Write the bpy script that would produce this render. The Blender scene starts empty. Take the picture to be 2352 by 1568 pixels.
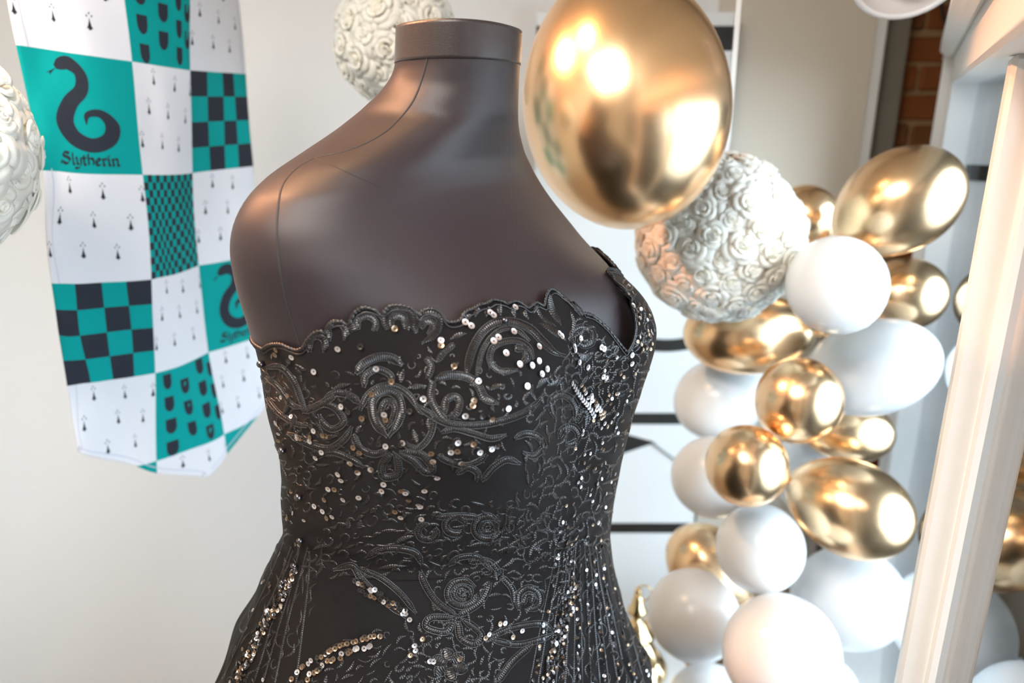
import bpy, bmesh, math, random
import numpy as np
from mathutils import Vector, Matrix
from mathutils.bvhtree import BVHTree

random.seed(7)
rng = np.random.default_rng(7)
scene = bpy.context.scene
COL = scene.collection

# ------------------------------------------------------------------ camera
CAMZ = 1.45
TILT = math.radians(17.5)
FPX = 1750.0
cam_data = bpy.data.cameras.new('camera')
cam_data.sensor_width = 36.0
cam_data.lens = FPX / 2352.0 * 36.0
cam_data.clip_start = 0.02
cam_data.dof.use_dof = True
cam_data.dof.focus_distance = 0.72
cam_data.dof.aperture_fstop = 3.6
cam = bpy.data.objects.new('camera', cam_data)
COL.objects.link(cam)
cam.location = (0, 0, CAMZ)
cam.rotation_euler = (math.pi / 2 - TILT, 0, 0)
scene.camera = cam

# ------------------------------------------------------------------ world, light, exposure
W = bpy.data.worlds.new('overcast_sky')
scene.world = W
W.use_nodes = True
wn = W.node_tree
bg = wn.nodes['Background']
bg.inputs[0].default_value = (0.72, 0.86, 1.0, 1)
bg.inputs[1].default_value = 7.4

def lamp(name, kind, loc, energy, color, size=0.1, target=None, **kw):
    d = bpy.data.lights.new(name, kind)
    d.energy = energy
    d.color = color
    if kind == 'AREA':
        d.shape = kw.get('shape', 'RECTANGLE')
        d.size = size
        d.size_y = kw.get('size_y', size)
    elif kind in ('POINT', 'SPOT'):
        d.shadow_soft_size = size
        if kind == 'SPOT':
            d.spot_size = math.radians(kw.get('angle', 70))
            d.spot_blend = 0.6
    o = bpy.data.objects.new(name, d)
    COL.objects.link(o)
    o.location = loc
    if target is not None:
        o.rotation_euler = (Vector(target) - Vector(loc)).to_track_quat('-Z', 'Y').to_euler()
    return o

WARM = (1.0, 0.62, 0.30)
# ceiling spots of the shop: the warm ones above and behind the mannequin
lamp('ceiling_spot_light', 'SPOT', (-0.62, 0.80, 2.42), 24, WARM, 0.045, (-0.05, 0.78, 1.2), angle=62)
lamp('ceiling_spot_light', 'SPOT', (-1.15, -0.9, 2.42), 12, WARM, 0.045, (0.0, 0.75, 1.1), angle=30)
lamp('ceiling_spot_light', 'SPOT', (-1.35, 1.05, 2.42), 125, (1.0, 0.46, 0.24), 0.045, (0.0, 0.75, 1.25), angle=42)

# soft warm-white fill light above and behind the camera, added to brighten the walls
lamp('added_fill_light', 'AREA', (-0.66, -0.40, 2.47), 42, (1.0, 0.95, 0.90), 0.9, (-0.66, -0.40, 0.0), size_y=0.9)

scene.view_settings.view_transform = 'Standard'
scene.view_settings.look = 'None'
scene.view_settings.gamma = 1.0
scene.view_settings.use_curve_mapping = False
scene.view_settings.exposure = 0.74
cy = scene.cycles
cy.max_bounces = 8; cy.diffuse_bounces = 5; cy.glossy_bounces = 4; cy.transmission_bounces = 3; cy.transparent_max_bounces = 6
cy.caustics_reflective = False; cy.caustics_refractive = False

# ------------------------------------------------------------------ projection helpers (pixels of the 2352x1568 frame)
CT, ST = math.cos(TILT), math.sin(TILT)
FWD = np.array([0, CT, -ST]); UPV = np.array([0, ST, CT]); RGT = np.array([1.0, 0, 0])
CAMP = np.array([0, 0, CAMZ])

def ray(px, py):
    px = np.asarray(px, float); py = np.asarray(py, float)
    a = (px - 1176) / FPX; b = -(py - 784) / FPX
    return a[..., None] * RGT + b[..., None] * UPV + FWD

def at(px, py, Y):
    d = ray(px, py)
    return CAMP + d * (np.asarray(Y, float) / d[..., 1])[..., None]

def project(P):
    q = np.asarray(P, float) - CAMP
    dep = q @ FWD
    return 1176 + FPX * (q @ RGT) / dep, 784 - FPX * (q @ UPV) / dep, dep

# ------------------------------------------------------------------ object helpers
def mesh_obj(name, verts, faces, mat=None, parent=None, smooth=True, mats=None, fmat=None):
    me = bpy.data.meshes.new(name)
    me.from_pydata([tuple(v) for v in np.asarray(verts, float)], [], [tuple(int(i) for i in f) for f in faces])
    for m in (mats if mats else ([mat] if mat else [])):
        me.materials.append(m)
    if fmat is not None:
        me.polygons.foreach_set('material_index', np.asarray(fmat, np.int32))
    if smooth:
        me.polygons.foreach_set('use_smooth', np.ones(len(me.polygons), bool))
    me.update()
    o = bpy.data.objects.new(name, me)
    COL.objects.link(o)
    if parent is not None:
        o.parent = parent
    return o

def empty(name, loc=(0, 0, 0)):
    o = bpy.data.objects.new(name, None)
    o.empty_display_size = 0.05
    COL.objects.link(o)
    o.location = loc
    return o

def tag(o, label=None, cat=None, group=None, kind=None):
    if label: o['label'] = label
    if cat: o['category'] = cat
    if group: o['group'] = group
    if kind: o['kind'] = kind
    return o

def set_parent(o, p):
    """parent while the mesh data is given in world coordinates"""
    o.parent = p
    o.matrix_parent_inverse = Matrix.Translation(p.location).inverted()
    return o

def bevel_box(name, size, mat, parent=None, loc=(0, 0, 0), rotz=0.0, bevel=0.003):
    bm = bmesh.new()
    bmesh.ops.create_cube(bm, size=1.0)
    bmesh.ops.scale(bm, vec=size, verts=bm.verts)
    if bevel > 0:
        bmesh.ops.bevel(bm, geom=list(bm.edges), offset=bevel, segments=1, affect='EDGES')
    me = bpy.data.meshes.new(name)
    bm.to_mesh(me); bm.free()
    me.materials.append(mat)
    o = bpy.data.objects.new(name, me)
    COL.objects.link(o)
    o.location = loc
    o.rotation_euler = (0, 0, rotz)
    if parent is not None:
        o.parent = parent
        o.matrix_parent_inverse = Matrix.Translation(parent.location).inverted()
    return o

def grid_faces(nu, nv, wrap_u=False, wrap_v=False, flip=False):
    """vertices indexed i*nv + j"""
    iu = np.arange(nu if wrap_u else nu - 1); jv = np.arange(nv if wrap_v else nv - 1)
    I, J = np.meshgrid(iu, jv, indexing='ij')
    I2 = (I + 1) % nu; J2 = (J + 1) % nv
    f = np.stack([I * nv + J, I2 * nv + J, I2 * nv + J2, I * nv + J2], -1).reshape(-1, 4)
    return f[:, ::-1] if flip else f

def lathe(profile, seg=32):
    """profile: list of (r, z); returns verts, faces around +z"""
    p = np.array(profile, float); n = len(p)
    a = np.linspace(0, 2 * math.pi, seg, endpoint=False)
    v = np.zeros((seg, n, 3))
    v[..., 0] = np.cos(a)[:, None] * p[:, 0]; v[..., 1] = np.sin(a)[:, None] * p[:, 0]; v[..., 2] = p[:, 1]
    return v.reshape(-1, 3), grid_faces(seg, n, wrap_u=True)

def frame_to(axis):
    """rotation matrix whose z axis is `axis`"""
    z = np.asarray(axis, float); z = z / np.linalg.norm(z)
    h = np.array([0, 0, 1.0]) if abs(z[2]) < 0.9 else np.array([1.0, 0, 0])
    x = np.cross(h, z); x /= np.linalg.norm(x)
    y = np.cross(z, x)
    return np.stack([x, y, z], 1)

def tube(points, radius, seg=8, cap=True):
    P = np.asarray(points, float); n = len(P)
    R = np.full(n, radius) if np.isscalar(radius) else np.asarray(radius, float)
    T = np.gradient(P, axis=0); T /= np.linalg.norm(T, axis=1)[:, None] + 1e-12
    a = np.linspace(0, 2 * math.pi, seg, endpoint=False)
    nrm = np.cross(T[0], [0.3, 0.5, 0.8]); nrm /= np.linalg.norm(nrm)
    V = []
    for i in range(n):
        nrm = nrm - T[i] * np.dot(nrm, T[i]); nrm /= np.linalg.norm(nrm)
        b = np.cross(T[i], nrm)
        V.append(P[i] + R[i] * (np.cos(a)[:, None] * nrm + np.sin(a)[:, None] * b))
    V = np.concatenate(V)
    F = [tuple(f) for f in grid_faces(n, seg, wrap_v=True)]
    if cap:
        F.append(tuple(range(seg))[::-1]); F.append(tuple(range((n - 1) * seg, n * seg)))
    return V, F

def spline(pts, n=None, step=None, closed=False):
    """Catmull-Rom through points, resampled by arc length"""
    P = np.asarray(pts, float)
    if len(P) == 2:
        d = np.linspace(0, 1, 20)[:, None]
        C = P[0] + (P[1] - P[0]) * d
    else:
        if closed:
            Q = np.concatenate([P[-1:], P, P[:2]])
        else:
            Q = np.concatenate([2 * P[:1] - P[1:2], P, 2 * P[-1:] - P[-2:-1]])
        t = np.linspace(0, 1, 16, endpoint=False)[:, None]
        C = []
        for i in range(1, len(Q) - 2):
            p0, p1, p2, p3 = Q[i - 1], Q[i], Q[i + 1], Q[i + 2]
            C.append(0.5 * ((2 * p1) + (-p0 + p2) * t + (2 * p0 - 5 * p1 + 4 * p2 - p3) * t**2 + (-p0 + 3 * p1 - 3 * p2 + p3) * t**3))
        C = np.concatenate(C + [Q[-2:-1]])
    L = np.concatenate([[0], np.cumsum(np.linalg.norm(np.diff(C, axis=0), axis=1))])
    if n is None:
        n = max(3, int(L[-1] / step) + 1)
    s = np.linspace(0, L[-1], n)
    return np.stack([np.interp(s, L, C[:, k]) for k in range(C.shape[1])], 1)

# ------------------------------------------------------------------ materials
def new_mat(name):
    m = bpy.data.materials.new(name)
    m.use_nodes = True
    return m, m.node_tree, m.node_tree.nodes['Principled BSDF']

def principled(name, color, rough=0.5, metal=0.0, noise=None, bump=None, spec=0.5, sheen=0.0, coat=0.0, sss=0.0,
               sheen_tint=None, aniso=0.0, spec_tint=None):
    m, nt, b = new_mat(name)
    b.inputs['Base Color'].default_value = (*color, 1)
    b.inputs['Roughness'].default_value = rough
    b.inputs['Metallic'].default_value = metal
    b.inputs['Specular IOR Level'].default_value = spec
    if sheen:
        b.inputs['Sheen Weight'].default_value = sheen
        b.inputs['Sheen Roughness'].default_value = 0.4
        if sheen_tint: b.inputs['Sheen Tint'].default_value = (*sheen_tint, 1)
    if coat:
        b.inputs['Coat Weight'].default_value = coat
        b.inputs['Coat Roughness'].default_value = 0.08
    if sss:
        b.inputs['Subsurface Weight'].default_value = sss
        b.inputs['Subsurface Radius'].default_value = (0.005, 0.005, 0.005)
        b.inputs['Subsurface Scale'].default_value = 1.0
    tc = nt.nodes.new('ShaderNodeTexCoord')
    if noise:      # (scale, second colour, detail)
        n = nt.nodes.new('ShaderNodeTexNoise')
        n.inputs['Scale'].default_value = noise[0]
        n.inputs['Detail'].default_value = noise[2] if len(noise) > 2 else 4
        mx = nt.nodes.new('ShaderNodeMix'); mx.data_type = 'RGBA'
        mx.inputs[6].default_value = (*color, 1); mx.inputs[7].default_value = (*noise[1], 1)
        nt.links.new(tc.outputs['Object'], n.inputs['Vector'])
        nt.links.new(n.outputs['Fac'], mx.inputs[0])
        nt.links.new(mx.outputs[2], b.inputs['Base Color'])
    if bump:       # (scale, strength, distance)
        n2 = nt.nodes.new('ShaderNodeTexNoise')
        n2.inputs['Scale'].default_value = bump[0]
        n2.inputs['Detail'].default_value = 4
        bp = nt.nodes.new('ShaderNodeBump')
        bp.inputs['Strength'].default_value = bump[1]
        bp.inputs['Distance'].default_value = bump[2]
        nt.links.new(tc.outputs['Object'], n2.inputs['Vector'])
        nt.links.new(n2.outputs['Fac'], bp.inputs['Height'])
        nt.links.new(bp.outputs['Normal'], b.inputs['Normal'])
    return m

M = {}
M['wall'] = principled('painted_wall', (0.86, 0.865, 0.87), 0.65, noise=(1.5, (0.87, 0.875, 0.88)), bump=(60, 0.05, 0.002))
M['wall_warm'] = principled('shop_wall', (0.72, 0.68, 0.62), 0.7, noise=(2, (0.69, 0.65, 0.59)))
M['wall_taupe'] = principled('taupe_wall', (0.66, 0.585, 0.48), 0.65, noise=(1.5, (0.68, 0.60, 0.495)), bump=(60, 0.05, 0.002))
M['ceiling'] = principled('ceiling_paint', (0.74, 0.71, 0.66), 0.8)
M['wall_side'] = principled('side_wall_paint', (0.46, 0.38, 0.30), 0.7, noise=(2, (0.42, 0.35, 0.27)))
M['floor'] = principled('floor_boards', (0.36, 0.29, 0.22), 0.45, noise=(8, (0.28, 0.2, 0.14)))
M['pavement'] = principled('concrete_paving', (0.34, 0.35, 0.36), 0.9, noise=(5, (0.28, 0.29, 0.30)))
M['frame_white'] = principled('white_gloss_paint', (0.83, 0.82, 0.80), 0.4, noise=(30, (0.80, 0.785, 0.765)), bump=(120, 0.08, 0.001))
M['trim_grey'] = principled('taupe_trim', (0.24, 0.21, 0.165), 0.6, noise=(12, (0.2, 0.175, 0.135)))
M['mortar'] = principled('mortar', (0.40, 0.25, 0.12), 0.95, noise=(40, (0.28, 0.17, 0.08)), bump=(90, 0.6, 0.004))
M['brick_a'] = principled('brick_orange', (0.30, 0.085, 0.014), 0.9, noise=(22, (0.19, 0.055, 0.012)), bump=(70, 0.6, 0.004))
M['brick_b'] = principled('brick_brown', (0.21, 0.075, 0.018), 0.9, noise=(22, (0.14, 0.05, 0.014)), bump=(70, 0.6, 0.004))
M['brick_c'] = principled('brick_red', (0.34, 0.07, 0.018), 0.9, noise=(22, (0.22, 0.05, 0.014)), bump=(70, 0.6, 0.004))
M['black_paint'] = principled('black_band', (0.012, 0.011, 0.011), 0.45)
M['board'] = principled('white_board', (0.80, 0.82, 0.82), 0.35, noise=(1, (0.82, 0.83, 0.83)))
M['steel'] = principled('metal_edge', (0.30, 0.30, 0.28), 0.4, metal=0.7)
M['gold'] = principled('chrome_gold_latex', (0.95, 0.64, 0.37), 0.25, metal=1.0, noise=(6, (0.96, 0.67, 0.40)))
M['gold_deco'] = principled('polished_brass', (0.88, 0.66, 0.36), 0.14, metal=1.0)
M['white_latex'] = principled('white_latex', (0.89, 0.885, 0.88), 0.24, spec=0.45)
M['foam'] = principled('cream_foam', (1.0, 0.955, 0.83), 0.75, sheen=0.4, sss=0.6)
M['foam_warm'] = principled('cream_foam_ball', (0.96, 0.92, 0.78), 0.8)
M['ribbon'] = principled('white_ribbon', (0.88, 0.87, 0.85), 0.5)
M['cloth_white'] = principled('banner_white', (0.80, 0.79, 0.83), 0.75, sheen=0.1, bump=(900, 0.15, 0.0006))
M['cloth_green'] = principled('banner_green', (0.0005, 0.335, 0.315), 0.8, spec=0.15, sheen=0.0, bump=(900, 0.15, 0.0006))
M['cloth_black'] = principled('banner_black', (0.026, 0.030, 0.042), 0.8, spec=0.2, sheen=0.0, bump=(900, 0.15, 0.0006))
M['cloth_hem'] = principled('banner_hem', (0.62, 0.63, 0.72), 0.8)
M['wire'] = principled('black_cable', (0.015, 0.015, 0.017), 0.5)
M['lamp_metal'] = principled('lamp_aluminium', (0.85, 0.82, 0.81), 0.3, metal=0.25)
M['lamp_rim'] = principled('lamp_white_rim', (0.86, 0.87, 0.90), 0.3)
M['seam'] = principled('seam_thread', (0.012, 0.010, 0.011), 0.7)
M['band'] = principled('neck_band_tape', (0.024, 0.017, 0.018), 0.40, bump=(700, 0.35, 0.0006), sheen=0.2)
M['bead'] = principled('dark_pearl', (0.10, 0.09, 0.10), 0.10, metal=0.9, coat=0.6)
M['pole'] = principled('stand_metal', (0.05, 0.05, 0.05), 0.35, metal=0.8)

def fabric(name, color, rough, wave_scale, strength, sheen, spec, second=None):
    m, nt, b = new_mat(name)
    b.inputs['Base Color'].default_value = (*color, 1)
    b.inputs['Roughness'].default_value = rough
    b.inputs['Specular IOR Level'].default_value = spec
    b.inputs['Sheen Weight'].default_value = sheen
    b.inputs['Sheen Roughness'].default_value = 0.35
    tc = nt.nodes.new('ShaderNodeTexCoord')
    w = nt.nodes.new('ShaderNodeTexWave')
    w.wave_type = 'BANDS'; w.bands_direction = 'DIAGONAL' if second else 'X'
    w.inputs['Scale'].default_value = wave_scale
    w.inputs['Distortion'].default_value = 0.4
    nt.links.new(tc.outputs['Object'], w.inputs['Vector'])
    h = w.outputs['Fac']
    if second:
        w2 = nt.nodes.new('ShaderNodeTexWave')
        w2.wave_type = 'BANDS'; w2.bands_direction = 'Z'
        w2.inputs['Scale'].default_value = wave_scale * 1.1
        nt.links.new(tc.outputs['Object'], w2.inputs['Vector'])
        mu = nt.nodes.new('ShaderNodeMath'); mu.operation = 'MULTIPLY'
        nt.links.new(w.outputs['Fac'], mu.inputs[0]); nt.links.new(w2.outputs['Fac'], mu.inputs[1])
        h = mu.outputs[0]
    n = nt.nodes.new('ShaderNodeTexNoise'); n.inputs['Scale'].default_value = 9; n.inputs['Detail'].default_value = 5
    nt.links.new(tc.outputs['Object'], n.inputs['Vector'])
    mx = nt.nodes.new('ShaderNodeMix'); mx.data_type = 'RGBA'
    mx.inputs[6].default_value = (*[c * 0.85 for c in color], 1); mx.inputs[7].default_value = (*[c * 1.2 for c in color], 1)
    nt.links.new(n.outputs['Fac'], mx.inputs[0])
    nt.links.new(mx.outputs[2], b.inputs['Base Color'])
    bp = nt.nodes.new('ShaderNodeBump')
    bp.inputs['Strength'].default_value = strength
    bp.inputs['Distance'].default_value = 0.0006
    nt.links.new(h, bp.inputs['Height'])
    nt.links.new(bp.outputs['Normal'], b.inputs['Normal'])
    return m

M['jersey'] = fabric('charcoal_jersey', (0.016, 0.009, 0.0115), 0.48, 420, 0.16, 0.06, 0.45)
M['tulle'] = fabric('black_tulle', (0.006, 0.0042, 0.0044), 0.5, 680, 0.7, 0.0, 0.18, second=True)
M['thread'] = principled('black_satin_thread', (0.009, 0.0065, 0.0065), 0.34, spec=0.58, sheen=0.0, bump=(600, 0.3, 0.0008))
M['cord'] = principled('black_cord', (0.012, 0.011, 0.012), 0.45, spec=0.6)
M['sequin'] = principled('clear_silver_sequin', (0.66, 0.63, 0.65), 0.30, metal=0.9)
M['sequin_dim_warm'] = principled('dim_warm_sequin', (0.27, 0.19, 0.13), 0.28, metal=0.9)  # clear sequin again, weaker light put into a dimmer warm colour
M['sequin_unlit'] = principled('unlit_sequin', (0.06, 0.055, 0.055), 0.2, metal=0.8)  # clear sequin darkened to stand for those the light misses

# glass pane of the shop window: thin, clear, mirrors at a glancing angle as glass does
m, nt, b = new_mat('window_glass')
nt.nodes.remove(b)
out = nt.nodes['Material Output']
tr = nt.nodes.new('ShaderNodeBsdfTransparent'); tr.inputs[0].default_value = (0.97, 0.99, 0.985, 1)
gl = nt.nodes.new('ShaderNodeBsdfGlossy'); gl.inputs['Roughness'].default_value = 0.01
fr = nt.nodes.new('ShaderNodeFresnel'); fr.inputs['IOR'].default_value = 1.52
mxs = nt.nodes.new('ShaderNodeMixShader')
nt.links.new(fr.outputs[0], mxs.inputs[0]); nt.links.new(tr.outputs[0], mxs.inputs[1]); nt.links.new(gl.outputs[0], mxs.inputs[2])
nt.links.new(mxs.outputs[0], out.inputs['Surface'])
M['glass'] = m
# ------------------------------------------------------------------ the setting
def structure(o):
    o['kind'] = 'structure'
    return o

BACK_Y = 2.0
xr = float(at(1992, 200, BACK_Y)[0])              # right end of the painted back wall
FLOOR_Z = -0.35
CEIL_Z = 2.5
LEFT_X = -1.75
REAR_Y = -3.2
wb = structure(bevel_box('wall_back', (xr - LEFT_X, 0.06, CEIL_Z - FLOOR_Z), M['wall'], loc=((xr + LEFT_X) / 2, BACK_Y + 0.03, (CEIL_Z + FLOOR_Z) / 2), bevel=0))
structure(bevel_box('wall_left', (0.06, BACK_Y - REAR_Y, CEIL_Z - FLOOR_Z), M['wall_side'], loc=(LEFT_X - 0.03, (BACK_Y + REAR_Y) / 2, (CEIL_Z + FLOOR_Z) / 2), bevel=0))
structure(bevel_box('wall_rear', (4.4, 0.06, CEIL_Z - FLOOR_Z), M['wall_warm'], loc=(-0.8, REAR_Y - 0.03, (CEIL_Z + FLOOR_Z) / 2), bevel=0))
structure(mesh_obj('pavement', [(-1, -8, -0.5), (14, -8, -0.5), (14, 12, -0.5), (-1, 12, -0.5)], [(0, 1, 2, 3)], M['pavement']))

# white corner strip and taupe post where the painted wall ends
w1 = 0.035
structure(bevel_box('trim_1', (w1, 0.03, CEIL_Z - FLOOR_Z), M['frame_white'], loc=(xr + w1 / 2 - 0.004, BACK_Y + 0.012, (CEIL_Z + FLOOR_Z) / 2), bevel=0.004))
x2 = float(at(2072, 110, BACK_Y + 0.08)[0])
structure(bevel_box('trim_2', (x2 - xr - w1 + 0.01, 0.06, CEIL_Z - FLOOR_Z), M['trim_grey'], loc=((x2 + xr + w1) / 2, BACK_Y + 0.085, (CEIL_Z + FLOOR_Z) / 2), bevel=0.004))

# brick wall beyond, every brick its own piece
BRICK_Y = 2.16
bw = structure(bevel_box('wall_brick', (1.0, 0.05, CEIL_Z - FLOOR_Z), M['mortar'], loc=(1.42, BRICK_Y - 0.001, (CEIL_Z + FLOOR_Z) / 2), bevel=0))
brick_meshes = []
for k in range(5):
    bm = bmesh.new()
    bmesh.ops.create_cube(bm, size=1.0)
    bmesh.ops.scale(bm, vec=(0.205, 0.06, 0.062), verts=bm.verts)
    bmesh.ops.bevel(bm, geom=list(bm.edges), offset=0.006, segments=1, affect='EDGES')
    for v in bm.verts:
        v.co += Vector((random.uniform(-.004, .004), random.uniform(-.004, .004), random.uniform(-.003, .003)))
    me = bpy.data.meshes.new('brick')
    bm.to_mesh(me); bm.free()
    me.materials.append(M[('brick_a', 'brick_b', 'brick_c', 'brick_a', 'brick_b')[k]])
    brick_meshes.append(me)
z0 = float(at(2110, 281, BRICK_Y)[2])
for r in range(-22, 7):
    zc = z0 + 0.0375 + r * 0.0745
    for c in range(-1, 4):
        o = bpy.data.objects.new('brick', brick_meshes[random.randrange(5) if r < 0 else (1 if r > 2 and random.random() < .7 else random.choice((0, 2, 3)))])
        COL.objects.link(o)
        o.location = (1.075 + c * 0.217 + (0.108 if r % 2 else 0), BRICK_Y - 0.004 + random.uniform(-.003, .003), zc + random.uniform(-.002, .002))
        o.rotation_euler = (0, random.uniform(-.02, .02), random.uniform(-.02, .02))
        set_parent(o, bw)

# ------------------------------------------------------------------ shop window on the right: runs past the camera, seen almost edge-on
WTH = math.radians(27.5)
WD = np.array([math.sin(WTH), math.cos(WTH), 0]); WN = np.array([WD[1], -WD[0], 0])     # along the glass, outwards
G0 = at(2252, 190, 1.70)                                                              # top far corner of the pane
HEAD_Z = float(G0[2])
SILL_Z = 0.15
def on_glass(px, py):
    d = ray(px, py)
    return CAMP + d * (((G0 - CAMP) @ WN) / (d @ WN))
win = structure(empty('window_1', (float(G0[0]), float(G0[1]), SILL_Z)))

def win_box(name, s0, s1, n0, n1, za, zb, mat, bevel=0.004):
    """box between s0..s1 along the glass (towards camera negative), n0..n1 across it (inside negative)"""
    c = G0 + WD * (s0 + s1) / 2 + WN * (n0 + n1) / 2
    o = bevel_box(name, (abs(n1 - n0), abs(s1 - s0), zb - za), mat, loc=(c[0], c[1], (za + zb) / 2), rotz=-WTH, bevel=bevel)
    set_parent(o, win)
    return o

NEAR = -1.62
win_box('pane', NEAR, 0.0, -0.003, 0.003, SILL_Z, HEAD_Z, M['glass'], bevel=0)
win_box('fascia', NEAR, 0.0, -0.03, 0.05, HEAD_Z + 0.17, 2.38, M['wall_warm'], bevel=0)
win_box('jamb', 0.0, 0.065, -0.055, 0.07, SILL_Z, CEIL_Z, M['frame_white'])
win_box('jamb_stop', 0.065, 0.10, -0.075, 0.07, SILL_Z - 0.1, CEIL_Z, M['frame_white'])
win_box('head_rail', NEAR, 0.07, -0.055, 0.07, HEAD_Z, HEAD_Z + 0.17, M['frame_white'])
win_box('head_moulding', NEAR, 0.07, -0.085, -0.05, HEAD_Z + 0.055, HEAD_Z + 0.10, M['frame_white'], bevel=0.012)
win_box('top_rail', NEAR, 0.07, -0.055, 0.07, 2.38, CEIL_Z, M['frame_white'])
win_box('sill', NEAR, 0.10, -0.12, 0.08, SILL_Z - 0.05, SILL_Z, M['frame_white'])
win_box('apron', NEAR, 0.10, -0.03, 0.06, FLOOR_Z, SILL_Z - 0.05, M['frame_white'])
NP = on_glass(2270, 1000)
s_np = float((NP - G0) @ WD)
for s in (s_np,):
    win_box('mullion', s, s + 0.045, -0.036, 0.05, SILL_Z, HEAD_Z, M['frame_white'])
    win_box('glazing_bead', s - 0.006, s + 0.052, -0.012, 0.012, SILL_Z, HEAD_Z, M['frame_white'], bevel=0.003)
win_box('jamb', NEAR - 0.06, NEAR, -0.02, 0.05, SILL_Z, CEIL_Z, M['frame_white'])
# black strap across the far jamb
zs = float(at(2215, 396, 1.70)[2])
win_box('strap', -0.004, 0.0, -0.05, -0.006, zs - 0.017, zs + 0.017, M['black_paint'], bevel=0.001)

# the shop front steps outwards beside the camera: a short glazed return, then a second, parallel window
SREC = NEAR - 0.06; OUT = 0.95; S_END = SREC - 3.1
c = G0 + WD * S_END + WN * OUT
win = structure(empty('window_2', (float(c[0]), float(c[1]), SILL_Z)))
for nm, a0, a1, n0, n1, za, zb, mt in (
        ('pane', S_END, SREC, -0.003, 0.003, SILL_Z, HEAD_Z + 0.25, 'glass'), ('sill', S_END, SREC, -0.12, 0.08, SILL_Z - 0.05, SILL_Z, 'frame_white'),
        ('apron', S_END, SREC, -0.03, 0.06, FLOOR_Z, SILL_Z - 0.05, 'frame_white'), ('head_rail', S_END, SREC, -0.055, 0.07, HEAD_Z + 0.25, HEAD_Z + 0.42, 'frame_white'),
        ('fascia', S_END, SREC, -0.03, 0.05, HEAD_Z + 0.42, CEIL_Z, 'wall_warm'), ('jamb', S_END - 0.06, S_END, -0.055, 0.07, SILL_Z, CEIL_Z, 'frame_white'),
        ('mullion', SREC - 1.05, SREC - 1.0, -0.036, 0.05, SILL_Z, HEAD_Z + 0.25, 'frame_white'), ('mullion', SREC - 2.05, SREC - 2.0, -0.036, 0.05, SILL_Z, HEAD_Z + 0.25, 'frame_white')):
    win_box(nm, a0, a1, n0 + OUT, n1 + OUT, za, zb, M[mt], bevel=0 if mt == 'glass' else 0.003)
for nm, n0, n1, t_, za, zb, mt in (('return_pane', 0.0, OUT, 0.003, SILL_Z, HEAD_Z + 0.25, 'glass'), ('return_apron', 0.0, OUT, 0.04, FLOOR_Z, SILL_Z, 'frame_white'),
                                   ('return_head', 0.0, OUT, 0.05, HEAD_Z + 0.25, CEIL_Z, 'frame_white')):
    win_box(nm, SREC - t_, SREC + t_, n0, n1, za, zb, M[mt], bevel=0 if mt == 'glass' else 0.003)
c = G0 + WD * (S_END - 0.46) + WN * OUT
structure(bevel_box('wall_right', (0.08, 0.9, CEIL_Z - FLOOR_Z), M['wall_warm'], loc=(c[0], c[1], (CEIL_Z + FLOOR_Z) / 2), rotz=-WTH, bevel=0))
pl = [G0 + WD * 0.95, G0 + WD * SREC, G0 + WD * SREC + WN * OUT, G0 + WD * (S_END - 0.5) + WN * OUT]
plan = [(LEFT_X, 2.5)] + [(float(q[0]), float(q[1])) for q in pl] + [(-0.3, REAR_Y), (LEFT_X, REAR_Y)]
structure(mesh_obj('floor', [(x, y, FLOOR_Z) for x, y in plan], [tuple(range(len(plan)))[::-1]], M['floor']))
structure(mesh_obj('ceiling', [(x, y, CEIL_Z) for x, y in plan], [tuple(range(len(plan)))], M['ceiling']))
# infill between the brick wall and the window
c = G0 + WD * 0.42 + WN * 0.02
structure(bevel_box('wall_corner', (0.07, 0.66, CEIL_Z - FLOOR_Z), M['wall_side'], loc=(c[0], c[1], (CEIL_Z + FLOOR_Z) / 2), rotz=-WTH, bevel=0))
c = G0 + WD * 0.75
structure(bevel_box('wall_return', (3.2, 0.06, CEIL_Z - FLOOR_Z), M['wall_side'], loc=(0.6, 2.28, (CEIL_Z + FLOOR_Z) / 2), bevel=0))

# ------------------------------------------------------------------ white board with black bands leaning flat on the back wall
BY = 1.93
bx1 = float(at(1683, 90, BY)[0]); bx0 = float(at(1232, 28, BY)[0])
btop = float(at(1683, 28, BY)[2]); bbot = float(at(1560, 1480, BY)[2])
structure(bevel_box('wall_taupe', (xr - bx1 + 0.02, 0.01, CEIL_Z - FLOOR_Z), M['wall_taupe'], loc=((xr + bx1 - 0.02) / 2, BACK_Y - 0.004, (CEIL_Z + FLOOR_Z) / 2), bevel=0))  # thin darker taupe sheet over the back wall right of the board
board = tag(empty('sign_board', (bx0 + 0.3, BY, bbot)), 'tall white board with black painted bands behind the gown', 'board')
def board_box(name, xa, xb, za, zb, depth, mat, y=BY, bevel=0.001):
    o = bevel_box(name, (xb - xa, depth, zb - za), mat, loc=((xa + xb) / 2, y, (za + zb) / 2), bevel=bevel)
    set_parent(o, board)
    return o
board_box('panel', bx0, bx1, bbot, btop, 0.018, M['board'])
board_box('metal_edge', bx1, bx1 + 0.006, bbot, btop, 0.024, M['steel'])
def band(pyc, th, x0=None, x1=None):
    zc = float(at(1500, pyc, BY - 0.01)[2]); h = th / 1750 * 2.05 / 2
    board_box('black_band', x0 if x0 is not None else bx0, x1 if x1 is not None else bx1 - 0.002, zc - h, zc + h, 0.003, M['black_paint'], y=BY - 0.0105)
band(88, 46); band(961, 28); band(1212, 27)
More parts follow.
